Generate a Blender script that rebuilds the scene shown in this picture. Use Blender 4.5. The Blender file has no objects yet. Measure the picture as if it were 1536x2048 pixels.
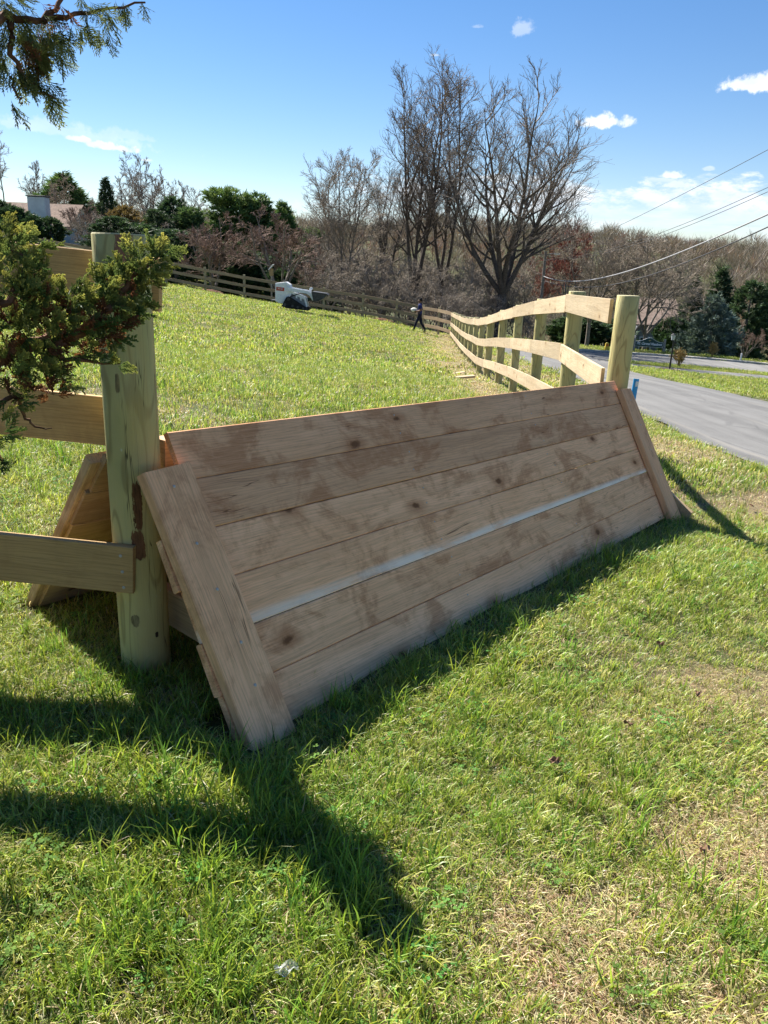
import bpy, bmesh, math, random
import numpy as np
from mathutils import Vector, Matrix

R = math.radians
scene = bpy.context.scene
COL = scene.collection

# ------------------------------------------------------------------ camera, sky, sun, exposure
HC = 1.3676                       # lens height above the foot of the near fence post
PITCH, ROLL, FPX = R(17.9), R(2.4), 1538.0
cam_data = bpy.data.cameras.new('camera')
cam_data.sensor_fit = 'VERTICAL'
cam_data.sensor_height = 24.0
cam_data.sensor_width = 18.0
cam_data.lens = FPX / 2048.0 * 24.0
cam_data.clip_start = 0.05
cam_data.clip_end = 5000
cam = bpy.data.objects.new('camera', cam_data)
COL.objects.link(cam)
cam.matrix_world = Matrix.Translation((0, 0, HC)) @ Matrix.Rotation(math.pi / 2 - PITCH, 4, 'X') @ Matrix.Rotation(ROLL, 4, 'Z')
scene.camera = cam

SUN_EL = R(47.5)
SUN_DIR = Vector((-0.64, 0.768, 0)).normalized()          # towards the sun, in plan
sun_vec = Vector((SUN_DIR.x * math.cos(SUN_EL), SUN_DIR.y * math.cos(SUN_EL), math.sin(SUN_EL)))

world = bpy.data.worlds.new('World')
scene.world = world
world.use_nodes = True
SKY_STRENGTH = 0.05
SUN_STRENGTH = 5.0
EXPOSURE = 1.40

sun_data = bpy.data.lights.new('sun', 'SUN')
sun_data.energy = SUN_STRENGTH
sun_data.angle = R(0.53)
sun_data.color = (1.0, 0.95, 0.87)
sun = bpy.data.objects.new('sun', sun_data)
COL.objects.link(sun)
sun.rotation_euler = sun_vec.to_track_quat('Z', 'Y').to_euler()

vs = scene.view_settings
vs.view_transform = 'Standard'
vs.look = 'None'
vs.gamma = 1.0
vs.exposure = EXPOSURE
vs.use_curve_mapping = False
scene.render.engine = 'CYCLES'
scene.cycles.max_bounces = 7
scene.cycles.diffuse_bounces = 5
scene.cycles.glossy_bounces = 2
scene.cycles.transmission_bounces = 4
scene.cycles.transparent_max_bounces = 6
scene.cycles.caustics_reflective = False
scene.cycles.caustics_refractive = False
scene.cycles.sample_clamp_indirect = 6.0


def pix_ray(u, v):
    """direction of a sight line of the photograph (pixels of the 1536 x 2048 picture), y = forward"""
    dx, dy = (u - 768) / FPX, (v - 1024) / FPX
    c, s = math.cos(ROLL), math.sin(ROLL)
    r, d = dx * c + dy * s, -dx * s + dy * c
    return Vector((r, math.cos(PITCH) - d * math.sin(PITCH), -d * math.cos(PITCH) - math.sin(PITCH)))


def at(u, v, Y):
    """the point Y metres ahead on the sight line through a pixel"""
    r = pix_ray(u, v)
    k = Y / r.y
    return Vector((r.x * k, Y, HC + r.z * k))


# ------------------------------------------------------------------ node helpers
class NT:
    def __init__(self, tree):
        self.t = tree
        self.n = tree.nodes
        self.l = tree.links

    def new(self, typ, **kw):
        n = self.n.new(typ)
        for k, v in kw.items():
            setattr(n, k, v)
        return n

    def put(self, sock, val):
        if isinstance(val, bpy.types.NodeSocket):
            self.l.new(val, sock)
        elif val is not None:
            sock.default_value = val

    def math(self, op, a, b=None, c=None, clamp=False):
        n = self.new('ShaderNodeMath', operation=op)
        n.use_clamp = clamp
        for i, x in enumerate((a, b, c)):
            if x is not None:
                self.put(n.inputs[i], x)
        return n.outputs[0]

    def vmath(self, op, a, b=None):
        n = self.new('ShaderNodeVectorMath', operation=op)
        self.put(n.inputs[0], a)
        if b is not None:
            if op == 'SCALE':
                self.put(n.inputs['Scale'], b)
            else:
                self.put(n.inputs[1], b)
        return n.outputs['Value'] if op in ('DOT_PRODUCT', 'LENGTH', 'DISTANCE') else n.outputs[0]

    def mix(self, fac, a, b, blend='MIX'):
        n = self.new('ShaderNodeMix', data_type='RGBA', blend_type=blend)
        self.put(n.inputs[0], fac)
        self.put(n.inputs[6], a if isinstance(a, bpy.types.NodeSocket) else (*a[:3], 1))
        self.put(n.inputs[7], b if isinstance(b, bpy.types.NodeSocket) else (*b[:3], 1))
        return n.outputs[2]

    def noise(self, vec, scale, detail=4, rough=0.55, dist=0.0, dim='3D'):
        n = self.new('ShaderNodeTexNoise', noise_dimensions=dim)
        if vec is not None:
            self.put(n.inputs['Vector'], vec)
        n.inputs['Scale'].default_value = scale
        n.inputs['Detail'].default_value = detail
        n.inputs['Roughness'].default_value = rough
        n.inputs['Distortion'].default_value = dist
        return n.outputs[0]

    def ramp(self, x, lo, hi, a=0.0, b=1.0, smooth=True):
        n = self.new('ShaderNodeMapRange', interpolation_type='SMOOTHSTEP' if smooth else 'LINEAR')
        self.put(n.inputs[0], x)
        for i, val in zip((1, 2, 3, 4), (lo, hi, a, b)):
            self.put(n.inputs[i], val)
        return n.outputs[0]

    def scale(self, vec, s):
        n = self.new('ShaderNodeMapping')
        self.put(n.inputs[0], vec)
        n.inputs['Scale'].default_value = s
        return n.outputs[0]


def new_mat(name):
    m = bpy.data.materials.new(name)
    m.use_nodes = True
    nt = NT(m.node_tree)
    bsdf = nt.n['Principled BSDF']
    bsdf.inputs['Specular IOR Level'].default_value = 0.3
    return m, nt, bsdf


# ------------------------------------------------------------------ sky with clouds
wn = NT(world.node_tree)
bg = wn.n['Background']
sky = wn.new('ShaderNodeTexSky', sky_type='NISHITA')
sky.sun_disc = False
sky.sun_elevation = SUN_EL
sky.sun_rotation = math.atan2(SUN_DIR.x, SUN_DIR.y)
sky.altitude = 100
sky.air_density = 1.0
sky.dust_density = 0.0
sky.ozone_density = 1.5
D = wn.new('ShaderNodeTexCoord').outputs['Generated']
mask = None
nz_big = wn.noise(D, 46, 5, 0.62)
nz_fine = wn.noise(D, 120, 4, 0.6)
nzv = wn.math('ADD', wn.math('MULTIPLY', wn.math('SUBTRACT', nz_big, 0.5), 2.2),
              wn.math('MULTIPLY', wn.math('SUBTRACT', nz_fine, 0.5), 1.0))
CLOUDS = [  # pixel of the photograph, half width, half height, opacity, tilt
    (1212, 246, 54, 14, 1.0, 0.0), (1520, 170, 82, 18, 1.0, 0.0), (230, 297, 58, 9, 0.95, 0.08),
    (158, 279, 26, 8, 0.9, 0.05), (292, 321, 14, 4, 0.7, 0.0), (1043, 62, 22, 20, 0.38, 0.0),
    (957, 54, 16, 5, 0.25, 0.0), (1342, 352, 32, 9, 0.85, 0.0), (1352, 371, 34, 9, 0.75, 0.0),
    (1292, 378, 12, 5, 0.5, 0.0), (1417, 339, 12, 5, 0.5, 0.0), (872, 111, 12, 3, 0.4, 0.0),
    (110, 262, 190, 16, 0.30, 0.10), (250, 272, 70, 10, 0.22, 0.06),
]
for (cu, cv, ha, hb, op, tl) in CLOUDS:
    dc = pix_ray(cu, cv).normalized()
    right = Vector((dc.y, -dc.x, 0)).normalized()
    up = right.cross(dc)
    if up.z < 0:
        up = -up
    ct, st = math.cos(tl), math.sin(tl)
    right, up = right * ct - up * st, right * st + up * ct
    uu = wn.math('MULTIPLY', wn.vmath('DOT_PRODUCT', D, tuple(right)), FPX / ha * 1.0)
    u0 = dc.dot(right) * FPX / ha
    vv = wn.math('SUBTRACT', wn.math('MULTIPLY', wn.vmath('DOT_PRODUCT', D, tuple(up)), FPX / hb), up.dot(dc) * FPX / hb)
    uu = wn.math('SUBTRACT', uu, u0)
    # flatter below than above
    vv = wn.math('MULTIPLY', vv, wn.ramp(vv, -0.1, 0.1, 1.7, 0.85))
    d2 = wn.math('SQRT', wn.math('ADD', wn.math('MULTIPLY', uu, uu), wn.math('MULTIPLY', vv, vv)))
    d2 = wn.math('SUBTRACT', d2, nzv)
    m_ = wn.math('MULTIPLY', wn.ramp(d2, 0.95, 0.45), op)
    front = wn.ramp(wn.vmath('DOT_PRODUCT', D, tuple(dc)), 0.90, 0.95)
    m_ = wn.math('MULTIPLY', m_, front)
    mask = m_ if mask is None else wn.math('MAXIMUM', mask, m_)
sep = wn.new('ShaderNodeSeparateXYZ')
wn.put(sep.inputs[0], D)
el = sep.outputs[2]
Ds = wn.scale(D, (1, 1, 3.4))
bank = wn.noise(Ds, 9, 7, 0.62)
low = wn.noise(wn.scale(D, (1, 1, 0.2)), 2.0, 2, 0.5)
edge = wn.math('ADD', wn.math('MULTIPLY', wn.math('SUBTRACT', bank, 0.5), 0.16), wn.math('MULTIPLY', wn.math('SUBTRACT', low, 0.5), 0.05))
bank_dir = pix_ray(1500, 470); bank_dir.z = 0; bank_dir.normalize()
side = wn.ramp(wn.vmath('DOT_PRODUCT', D, tuple(bank_dir)), 0.80, 0.96, -0.055, 0.022)
topm = wn.ramp(wn.math('SUBTRACT', wn.math('SUBTRACT', el, side), edge), 0.092, 0.078)
streak = wn.ramp(wn.noise(wn.scale(D, (1, 1, 9)), 7, 5, 0.6), 0.40, 0.62)
basem = wn.ramp(wn.math('SUBTRACT', el, wn.math('MULTIPLY', edge, 0.25)), 0.058, 0.078)
puff = wn.ramp(wn.noise(wn.scale(D, (1, 1, 2.2)), 22, 6, 0.62), 0.36, 0.56)
bankm = wn.math('MULTIPLY', topm, wn.math('MAXIMUM', wn.math('MULTIPLY', wn.math('MULTIPLY', basem, puff), 0.95), wn.math('MULTIPLY', streak, 0.55)))
mask = wn.math('MAXIMUM', mask, bankm)
# cloud brightness follows the sky's own light; undersides greyer
shade = wn.ramp(wn.noise(wn.scale(D, (1, 1, 2.5)), 26, 4, 0.55), 0.3, 0.7, 0.45, 1.0)
ccol = wn.mix(shade, (5.6, 6.6, 8.0), (8.8, 9.2, 9.5))
hs = wn.new('ShaderNodeHueSaturation')
hs.inputs['Saturation'].default_value = 1.28
wn.put(hs.inputs['Color'], sky.outputs[0])
sky_t = wn.mix(1.0, hs.outputs[0], (1.0, 0.965, 1.05), 'MULTIPLY')
skyc = wn.mix(mask, sky_t, ccol)
wn.put(bg.inputs[0], skyc)
bg.inputs[1].default_value = SKY_STRENGTH
bg2 = wn.new('ShaderNodeBackground')
wn.put(bg2.inputs[0], sky_t)
bg2.inputs[1].default_value = SKY_STRENGTH
# clouds only stand low over the horizon: higher up the plain sky
sw = wn.new('ShaderNodeMixShader')
wn.put(sw.inputs[0], wn.math('MULTIPLY', wn.math('LESS_THAN', el, 0.36), wn.math('GREATER_THAN', el, -0.03)))
wn.put(sw.inputs[1], bg2.outputs[0]); wn.put(sw.inputs[2], bg.outputs[0])
wn.put(wn.n['World Output'].inputs['Surface'], sw.outputs[0])
world.cycles.sampling_method = 'MANUAL'
world.cycles.sample_map_resolution = 512

# ------------------------------------------------------------------ object helpers
def link(o, parent=None):
    COL.objects.link(o)
    if parent is not None:
        o.parent = parent
        o.matrix_parent_inverse = parent.matrix_basis.inverted()
    return o


def tag(o, label=None, cat=None, group=None, kind=None):
    if label: o['label'] = label
    if cat: o['category'] = cat
    if group: o['group'] = group
    if kind: o['kind'] = kind
    return o


def thing(name, loc, label, cat, group=None, rotz=0.0):
    o = bpy.data.objects.new(name, None)
    o.empty_display_size = 0.1
    o.matrix_basis = Matrix.Translation(Vector(loc)) @ Matrix.Rotation(rotz, 4, 'Z')
    COL.objects.link(o)
    return tag(o, label, cat, group)


def mesh_from(name, verts, faces, mats=None, smooth=False):
    me = bpy.data.meshes.new(name)
    me.from_pydata([tuple(map(float, v)) for v in verts], [], [tuple(map(int, f)) for f in faces])
    if mats is not None:
        for m in (mats if isinstance(mats, (list, tuple)) else [mats]):
            me.materials.append(m)
    if smooth:
        me.polygons.foreach_set('use_smooth', [True] * len(me.polygons))
    me.update()
    return me


def tri_mesh(name, V, F, mat=None, smooth=False, col=None):
    """fast mesh from numpy arrays; F is n x 3 or n x 4"""
    V = np.asarray(V, np.float32)
    F = np.asarray(F, np.int32)
    k = F.shape[1]
    me = bpy.data.meshes.new(name)
    me.vertices.add(len(V))
    me.vertices.foreach_set('co', V.ravel())
    me.loops.add(F.size)
    me.loops.foreach_set('vertex_index', F.ravel())
    me.polygons.add(len(F))
    me.polygons.foreach_set('loop_start', np.arange(0, F.size, k, dtype=np.int32))
    if smooth:
        me.polygons.foreach_set('use_smooth', np.ones(len(F), bool))
    if col is not None:
        a = me.color_attributes.new('tint', 'FLOAT_COLOR', 'POINT')
        c = np.ones((len(V), 4), np.float32)
        c[:, :3] = col
        a.data.foreach_set('color', c.ravel())
    if mat is not None:
        for m in (mat if isinstance(mat, (list, tuple)) else [mat]):
            me.materials.append(m)
    me.update(calc_edges=True)
    return me


def obj(name, me, parent=None, mw=None):
    o = bpy.data.objects.new(name, me)
    COL.objects.link(o)
    if parent is not None:
        o.parent = parent
        o.matrix_parent_inverse = parent.matrix_basis.inverted()
    if mw is not None:
        o.matrix_basis = mw
    return o


def frame(origin, X, Y):
    X = Vector(X).normalized()
    Z = X.cross(Vector(Y)).normalized()
    Y = Z.cross(X).normalized()
    m = Matrix((X, Y, Z)).transposed().to_4x4()
    m.translation = Vector(origin)
    return m


def box_mesh(name, sx, sy, sz, mat, bev=0.004, jit=0.0, seed=0, segs=1, bend=None):
    """a plank along local x, centred, with chamfered long edges"""
    rng = random.Random(seed)
    prof = []
    hy, hz, b = sy / 2, sz / 2, min(bev, sy / 4, sz / 4)
    prof = [(-hy + b, -hz), (hy - b, -hz), (hy, -hz + b), (hy, hz - b), (hy - b, hz), (-hy + b, hz), (-hy, hz - b), (-hy, -hz + b)]
    V, F = [], []
    for i in range(segs + 1):
        f = i / segs
        x = (f - 0.5) * sx
        dy = bend(f) if bend else 0.0
        for (py, pz) in prof:
            V.append((x + (rng.uniform(-jit, jit) if i in (0, segs) else 0), py + dy + rng.uniform(-jit, jit) * 0.3, pz + rng.uniform(-jit, jit) * 0.3))
    for i in range(segs):
        for k in range(8):
            a, c = i * 8 + k, i * 8 + (k + 1) % 8
            F.append((a, c, c + 8, a + 8))
    F = [f[::-1] for f in F]
    F.append(tuple(range(8)))
    F.append(tuple(reversed(range(segs * 8, segs * 8 + 8))))
    me = mesh_from(name, V, F, mat)
    bm = bmesh.new(); bm.from_mesh(me); bmesh.ops.recalc_face_normals(bm, faces=bm.faces); bm.to_mesh(me); bm.free()
    return me


def tubes(chains, sides=3, cap=False):
    """chains: list of (points n x 3, radii n); returns V, F (quads)"""
    Vs, Fs, base = [], [], 0
    ang = np.arange(sides) * 2 * math.pi / sides
    ca, sa = np.cos(ang), np.sin(ang)
    for P, r in chains:
        P = np.asarray(P, float); r = np.asarray(r, float)
        n = len(P)
        T = np.gradient(P, axis=0)
        T /= np.linalg.norm(T, axis=1)[:, None] + 1e-9
        ref = np.where(np.abs(T[:, 2:3]) > 0.9, np.array([[1.0, 0, 0]]), np.array([[0, 0, 1.0]]))
        A = np.cross(T, ref); A /= np.linalg.norm(A, axis=1)[:, None] + 1e-9
        B = np.cross(T, A)
        ring = P[:, None, :] + r[:, None, None] * (A[:, None, :] * ca[None, :, None] + B[:, None, :] * sa[None, :, None])
        Vs.append(ring.reshape(-1, 3))
        i = np.arange(n - 1)[:, None] * sides
        k = np.arange(sides)[None, :]
        k2 = (k + 1) % sides
        q = np.stack([i + k, i + k2, i + sides + k2, i + sides + k], -1).reshape(-1, 4) + base
        Fs.append(q)
        base += n * sides
    return np.concatenate(Vs), np.concatenate(Fs)


def tube_obj(name, P, r, mat, parent=None, sides=8):
    V, F = tubes([(P, r)], sides)
    V = list(map(tuple, V)); F = [tuple(f) for f in F]
    n = len(P)
    F.append(tuple(range(sides))); F.append(tuple(reversed(range((n - 1) * sides, n * sides))))
    return obj(name, mesh_from(name, V, F, mat, smooth=False), parent)


# ------------------------------------------------------------------ terrain
rel = []          # control heights relative to the lens
for x in (-4, -2, 0, 1.5):
    for y in (-1, 1.5, 3.5):
        rel.append((x, y, -1.3676 - 0.075 * (x + 0.812)))
rel += [(-3, 8, -1.28), (-0.5, 8, -1.50), (0, 15, -1.98), (-5, 15, -1.62), (-10, 15, -1.2), (-15, 25, -1.05), (-5, 30, -2.25), (-10, 30, -1.7),
        (3.0, 5.0, -1.73), (2.6, 2.5, -1.66), (3.6, 1.0, -1.74),
        (1.64, 5.6, -1.57), (1.84, 8.04, -1.63), (1.96, 10.5, -1.785), (2.06, 12.9, -1.98), (2.15, 15.4, -2.19), (2.22, 17.8, -2.43),
        (2.3, 20.2, -2.64), (2.4, 22.7, -2.78), (2.63, 27.5, -3.08), (2.9, 34.9, -3.4), (3.2, 41.5, -3.65)]
FAR_POSTS = [(876, 669, 43.0), (845, 663, 44.6), (792, 650, 46.0), (725, 637, 46.8), (647, 625, 47.2), (568, 613, 47.4), (489, 600, 47.4),
             (411, 585, 47.4), (333, 570, 47.4), (254, 556, 47.4), (174, 541, 47.4), (94, 527, 47.4), (14, 513, 47.4), (-66, 500, 47.4), (-146, 488, 47.4)]
for u, v, Y in FAR_POSTS:
    p = at(u, v, Y)
    rel.append((p.x, p.y, p.z - HC))
for u, v, Y in [(1536, 935, 8.0), (1375, 880, 10.0), (1290, 832, 12.5), (1142, 757, 20.0), (1068, 731, 25.5),
                (1536, 805, 21.0), (1400, 775, 25.5), (1310, 757, 30.0), (1338, 742, 40.0), (1400, 744, 42.0), (1536, 753, 43.0), (1259, 728, 43.0),
                (1261, 716, 50.0), (1400, 725, 50.0), (1536, 741, 50.0), (1325, 708, 56.0), (1480, 718, 56.0), (1190, 694, 60.0)]:
    p = at(u, v, Y)
    rel.append((p.x, p.y, p.z - HC))
rel += [(24, 64, -6.3), (5, 60, -5.3), (-5, 60, -4.2), (-15, 62, -2.7), (-30, 62, -0.6), (-45, 90, 1.4), (-18, 90, -1.6), (0, 92, -5.2), (24, 95, -9),
        (70, 60, -9), (60, 30, -7.5), (30, 20, -5.0), (16, 8, -3.0), (30, -5, -4.4), (10, -10, -2.0), (-10, -12, -0.6), (-30, 20, 0.9), (-32, 0, 0.9),
        (45, 130, -14), (0, 130, -10), (-45, 135, -1), (-80, 80, 4), (-80, 10, 3.5), (100, 110, -14), (90, 0, -9)]
CT = np.array(rel, float)


def _U(r2):
    return np.where(r2 < 1e-12, 0.0, 0.5 * r2 * np.log(r2 + 1e-12))


_n = len(CT)
_d2 = ((CT[:, None, :2] - CT[None, :, :2]) ** 2).sum(-1)
_A = np.zeros((_n + 3, _n + 3))
_A[:_n, :_n] = _U(_d2) + np.eye(_n) * 0.6
_A[:_n, _n] = 1; _A[:_n, _n + 1:] = CT[:, :2]
_A[_n, :_n] = 1; _A[_n + 1:, :_n] = CT[:, :2].T
_w = np.linalg.solve(_A, np.concatenate([CT[:, 2], np.zeros(3)]))


def G(x, y):
    """height of the ground (world z)"""
    x = np.asarray(x, float); y = np.asarray(y, float)
    sh = np.broadcast(x, y).shape
    X = np.broadcast_to(x, sh).ravel(); Yv = np.broadcast_to(y, sh).ravel()
    out = np.empty(X.size)
    for i in range(0, X.size, 20000):
        a, b = X[i:i + 20000], Yv[i:i + 20000]
        r2 = (a[:, None] - CT[None, :, 0]) ** 2 + (b[:, None] - CT[None, :, 1]) ** 2
        out[i:i + 20000] = _U(r2) @ _w[:_n] + _w[_n] + _w[_n + 1] * a + _w[_n + 2] * b
    return (out + HC).reshape(sh) if sh else float(out[0] + HC)


def g1(x, y):
    return float(G(np.array([x]), np.array([y]))[0])


def sstep(x, a, b):
    t = np.clip((np.asarray(x, float) - a) / (b - a), 0, 1)
    return t * t * (3 - 2 * t)


def ridge(x, y):
    und = 3.0 * np.sin(x * 0.011 + 1.3) + 2.0 * np.sin(x * 0.027 + y * 0.01)
    return HC - 15 + (31 + und) * sstep(y, 230, 560) + 4 * sstep(y, 560, 900)


def ground_z(x, y):
    x = np.asarray(x, float); y = np.asarray(y, float)
    w = np.maximum(sstep(y, 100, 190), np.maximum(sstep(np.abs(x), 75, 130), sstep(-y, 12, 40)))
    side = HC - 1.5 - 0.06 * np.clip(x, -100, 100)
    k = sstep(y, 40, 160)
    base = side * (1 - k) + ridge(x, y) * k
    xc, yc = np.clip(x, -130, 130), np.clip(y, -40, 190)
    return G(xc, yc) * (1 - w) + base * w


# road edges in plan (x as a function of y), the crossing street and the drive
RN_Y = np.array([-40, -10, 0, 8, 10, 12.5, 16, 20, 25, 35, 47]); RN_X = np.array([4.6, 4.3, 4.05, 4.0, 4.02, 4.22, 4.5, 4.8, 5.0, 5.3, 5.5])
RF_Y = np.array([-40, 0, 21, 30, 38, 43, 47]); RF_X = np.array([10.6, 10.5, 10.5, 10.6, 11.0, 11.9, 13.5])
STREET_Y0, STREET_Y1, STREET_X0, STREET_X1 = 46.6, 53.0, -2.0, 95.0
DRIVE_Y0, DRIVE_Y1 = 40.3, 43.4


def street_shift(x):
    return 0.0009 * (np.asarray(x, float) - 15) ** 2 * 0.6


def road_in(x, y, m=0.0):
    """inside a paved area, at least m from its edge"""
    x = np.asarray(x, float); y = np.asarray(y, float)
    a = (x > np.interp(y, RN_Y, RN_X) + m) & (x < np.interp(y, RF_Y, RF_X) - m) & (y < 47.2)
    s = street_shift(x)
    b = (y > STREET_Y0 + s + m) & (y < STREET_Y1 + s - m) & (x > STREET_X0 + m)
    c = (y > DRIVE_Y0 + s + m) & (y < DRIVE_Y1 + s - m) & (x > 11.2)
    return a | b | c


# ---- ground materials
def lawn_material():
    m, nt, b = new_mat('lawn_soil_and_turf')
    P = nt.new('ShaderNodeNewGeometry').outputs['Position']
    big = nt.noise(P, 0.35, 4, 0.6)
    med = nt.noise(P, 2.3, 5, 0.6)
    fine = nt.noise(P, 26, 5, 0.7)
    grain = nt.noise(P, 140, 3, 0.7)
    at_ = nt.new('ShaderNodeAttribute', attribute_name='dry')
    dry = nt.math('ADD', at_.outputs['Fac'], nt.math('MULTIPLY', nt.math('SUBTRACT', med, 0.5), 0.9))
    dry = nt.math('ADD', dry, nt.math('MULTIPLY', nt.math('SUBTRACT', big, 0.5), 0.5))
    green = nt.mix(fine, (0.032, 0.040, 0.013), (0.12, 0.135, 0.040))
    straw = nt.mix(fine, (0.13, 0.095, 0.05), (0.36, 0.28, 0.155))
    c = nt.mix(nt.ramp(dry, 0.30, 0.75), green, straw)
    soil = nt.mix(grain, (0.060, 0.040, 0.024), (0.13, 0.09, 0.055))
    so = nt.new('ShaderNodeAttribute', attribute_name='soil')
    c = nt.mix(nt.ramp(nt.math('ADD', so.outputs['Fac'], nt.math('MULTIPLY', nt.math('SUBTRACT', fine, 0.5), 0.8)), 0.35, 0.7), c, soil)
    c = nt.mix(nt.math('MULTIPLY', nt.ramp(grain, 0.35, 0.65), 0.45), c, nt.mix(0.55, c, (0.02, 0.02, 0.01)))
    nt.put(b.inputs['Base Color'], c)
    b.inputs['Roughness'].default_value = 0.95
    bump = nt.new('ShaderNodeBump')
    bump.inputs['Strength'].default_value = 0.8
    bump.inputs['Distance'].default_value = 0.03
    nt.put(bump.inputs['Height'], nt.math('ADD', fine, nt.math('MULTIPLY', grain, 0.5)))
    nt.put(b.inputs['Normal'], bump.outputs[0])
    return m


def asphalt_material(name, base=0.085, worn=0.16):
    m, nt, b = new_mat(name)
    P = nt.new('ShaderNodeNewGeometry').outputs['Position']
    agg = nt.noise(P, 260, 2, 0.8)
    sp = nt.noise(P, 60, 4, 0.7)
    lane = nt.noise(nt.scale(P, (0.9, 0.05, 0.1)), 2.0, 5, 0.6)
    cloud = nt.noise(P, 0.8, 5, 0.6)
    c = nt.mix(nt.ramp(nt.math('ADD', nt.math('MULTIPLY', lane, 0.6), nt.math('MULTIPLY', cloud, 0.4)), 0.35, 0.65),
               (base * 1.06, base * 1.03, base * 0.98), (worn * 1.02, worn * 1.0, worn * 0.95))
    c = nt.mix(nt.math('MULTIPLY', nt.ramp(agg, 0.42, 0.62), 0.35), c, (0.26, 0.255, 0.245))
    c = nt.mix(nt.math('MULTIPLY', nt.ramp(sp, 0.55, 0.75), 0.25), c, (0.06, 0.06, 0.058))
    vo = nt.new('ShaderNodeTexVoronoi', feature='DISTANCE_TO_EDGE')
    nt.put(vo.inputs['Vector'], nt.scale(P, (0.55, 0.22, 0.0)))
    vo.inputs['Scale'].default_value = 1.0
    crack = nt.ramp(nt.math('ADD', vo.outputs['Distance'], nt.math('MULTIPLY', nt.math('SUBTRACT', nt.noise(P, 5, 5, 0.7), 0.5), 0.05)), 0.014, 0.004)
    c = nt.mix(nt.math('MULTIPLY', nt.math('MULTIPLY', crack, nt.ramp(cloud, 0.45, 0.6)), 0.3), c, (0.03, 0.03, 0.031))
    # tan dust streaks along the wheel tracks
    st = nt.ramp(nt.noise(nt.scale(P, (1.4, 0.04, 0.1)), 1.3, 4, 0.65), 0.53, 0.70)
    c = nt.mix(nt.math('MULTIPLY', st, 0.5), c, (0.27, 0.245, 0.205))
    nt.put(b.inputs['Base Color'], c)
    b.inputs['Roughness'].default_value = 0.85
    bump = nt.new('ShaderNodeBump')
    bump.inputs['Strength'].default_value = 0.5
    bump.inputs['Distance'].default_value = 0.006
    nt.put(bump.inputs['Height'], agg)
    nt.put(b.inputs['Normal'], bump.outputs[0])
    return m


def plain(name, col, rough=0.6, spec=0.3, metal=0.0, var=0.12, scale=12, bump=0.0):
    m, nt, b = new_mat(name)
    co = nt.new('ShaderNodeTexCoord').outputs['Object']
    nz = nt.noise(co, scale, 5, 0.6)
    dark = tuple(c * (1 - var * 1.6) for c in col)
    lite = tuple(min(1, c * (1 + var)) for c in col)
    nt.put(b.inputs['Base Color'], nt.mix(nt.ramp(nz, 0.3, 0.7), dark, lite))
    b.inputs['Roughness'].default_value = rough
    b.inputs['Specular IOR Level'].default_value = spec
    b.inputs['Metallic'].default_value = metal
    if bump:
        bp = nt.new('ShaderNodeBump')
        bp.inputs['Strength'].default_value = bump
        bp.inputs['Distance'].default_value = 0.01
        nt.put(bp.inputs['Height'], nz)
        nt.put(b.inputs['Normal'], bp.outputs[0])
    return m


M_LAWN = lawn_material()
M_ASPHALT = asphalt_material('worn_asphalt')
M_ASPHALT2 = asphalt_material('street_asphalt', 0.11, 0.19)
M_CURB = plain('concrete_kerb', (0.42, 0.40, 0.36), 0.9, var=0.2, scale=3)

# ---- dryness and bare soil of the turf, in plan
_hs = np.random.RandomState(5)
_ph = _hs.uniform(0, 6.28, (14, 2)); _fr = _hs.uniform(0.5, 3.2, (14, 2)) * _hs.choice([-1, 1], (14, 2))


def wob(x, y, k0=0, k1=14):
    s = 0
    for k in range(k0, k1):
        s = s + np.sin(x * _fr[k, 0] + y * _fr[k, 1] + _ph[k, 0])
    return s / math.sqrt(k1 - k0)


def dryness(x, y):
    x = np.asarray(x, float); y = np.asarray(y, float)
    d = 0.13 + 0.11 * sstep(x, -0.6, 0.9) + 0.05 * sstep(y, 4, 8) + 0.14 * wob(x, y) + 0.06 * wob(x * 3.1, y * 3.3, 3, 9)

    def blob(cx, cy, rx, ry, a):
        return a * np.exp(-(((x - cx) / rx) ** 2 + ((y - cy) / ry) ** 2))
    d = d + blob(0.45, 1.40, 0.26, 0.16, 0.65) + blob(0.75, 1.12, 0.5, 0.18, 0.55) + blob(1.0, 1.75, 0.35, 0.28, 0.45) + blob(0.85, 2.4, 0.3, 0.2, 0.2) + blob(0.25, 1.02, 0.3, 0.12, 0.35)
    d = d + blob(1.6, 2.6, 0.5, 0.4, 0.18) + blob(1.35, 2.05, 0.3, 0.3, 0.2)
    d = d + blob(-1.25, 3.2, 0.5, 0.5, 0.30) + blob(-1.9, 6.5, 1.3, 0.8, 0.35) + blob(0.0, 6.2, 1.0, 0.8, 0.22)
    near = np.interp(y, RN_Y, RN_X)
    gap = near - x
    d = d + 0.42 * np.exp(-((gap - 0.85) / 0.55) ** 2) * sstep(y, 2.0, 4.5) + 0.18 * np.exp(-((gap - 2.0) / 0.8) ** 2) * sstep(y, 3, 6)
    fx = np.interp(y, [5.6, 20, 42], [1.64, 2.3, 3.2])
    d = d + 0.55 * np.exp(-((x - fx + 0.25) / (0.5 + 0.02 * y)) ** 2) * sstep(y, 7, 11) * (y < 46)
    d = d - 0.3 * sstep(x, 10.2, 11.5) * (y > 15) - 0.12 * sstep(y, 46, 52)
    return np.clip(d, 0, 1)


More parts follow.
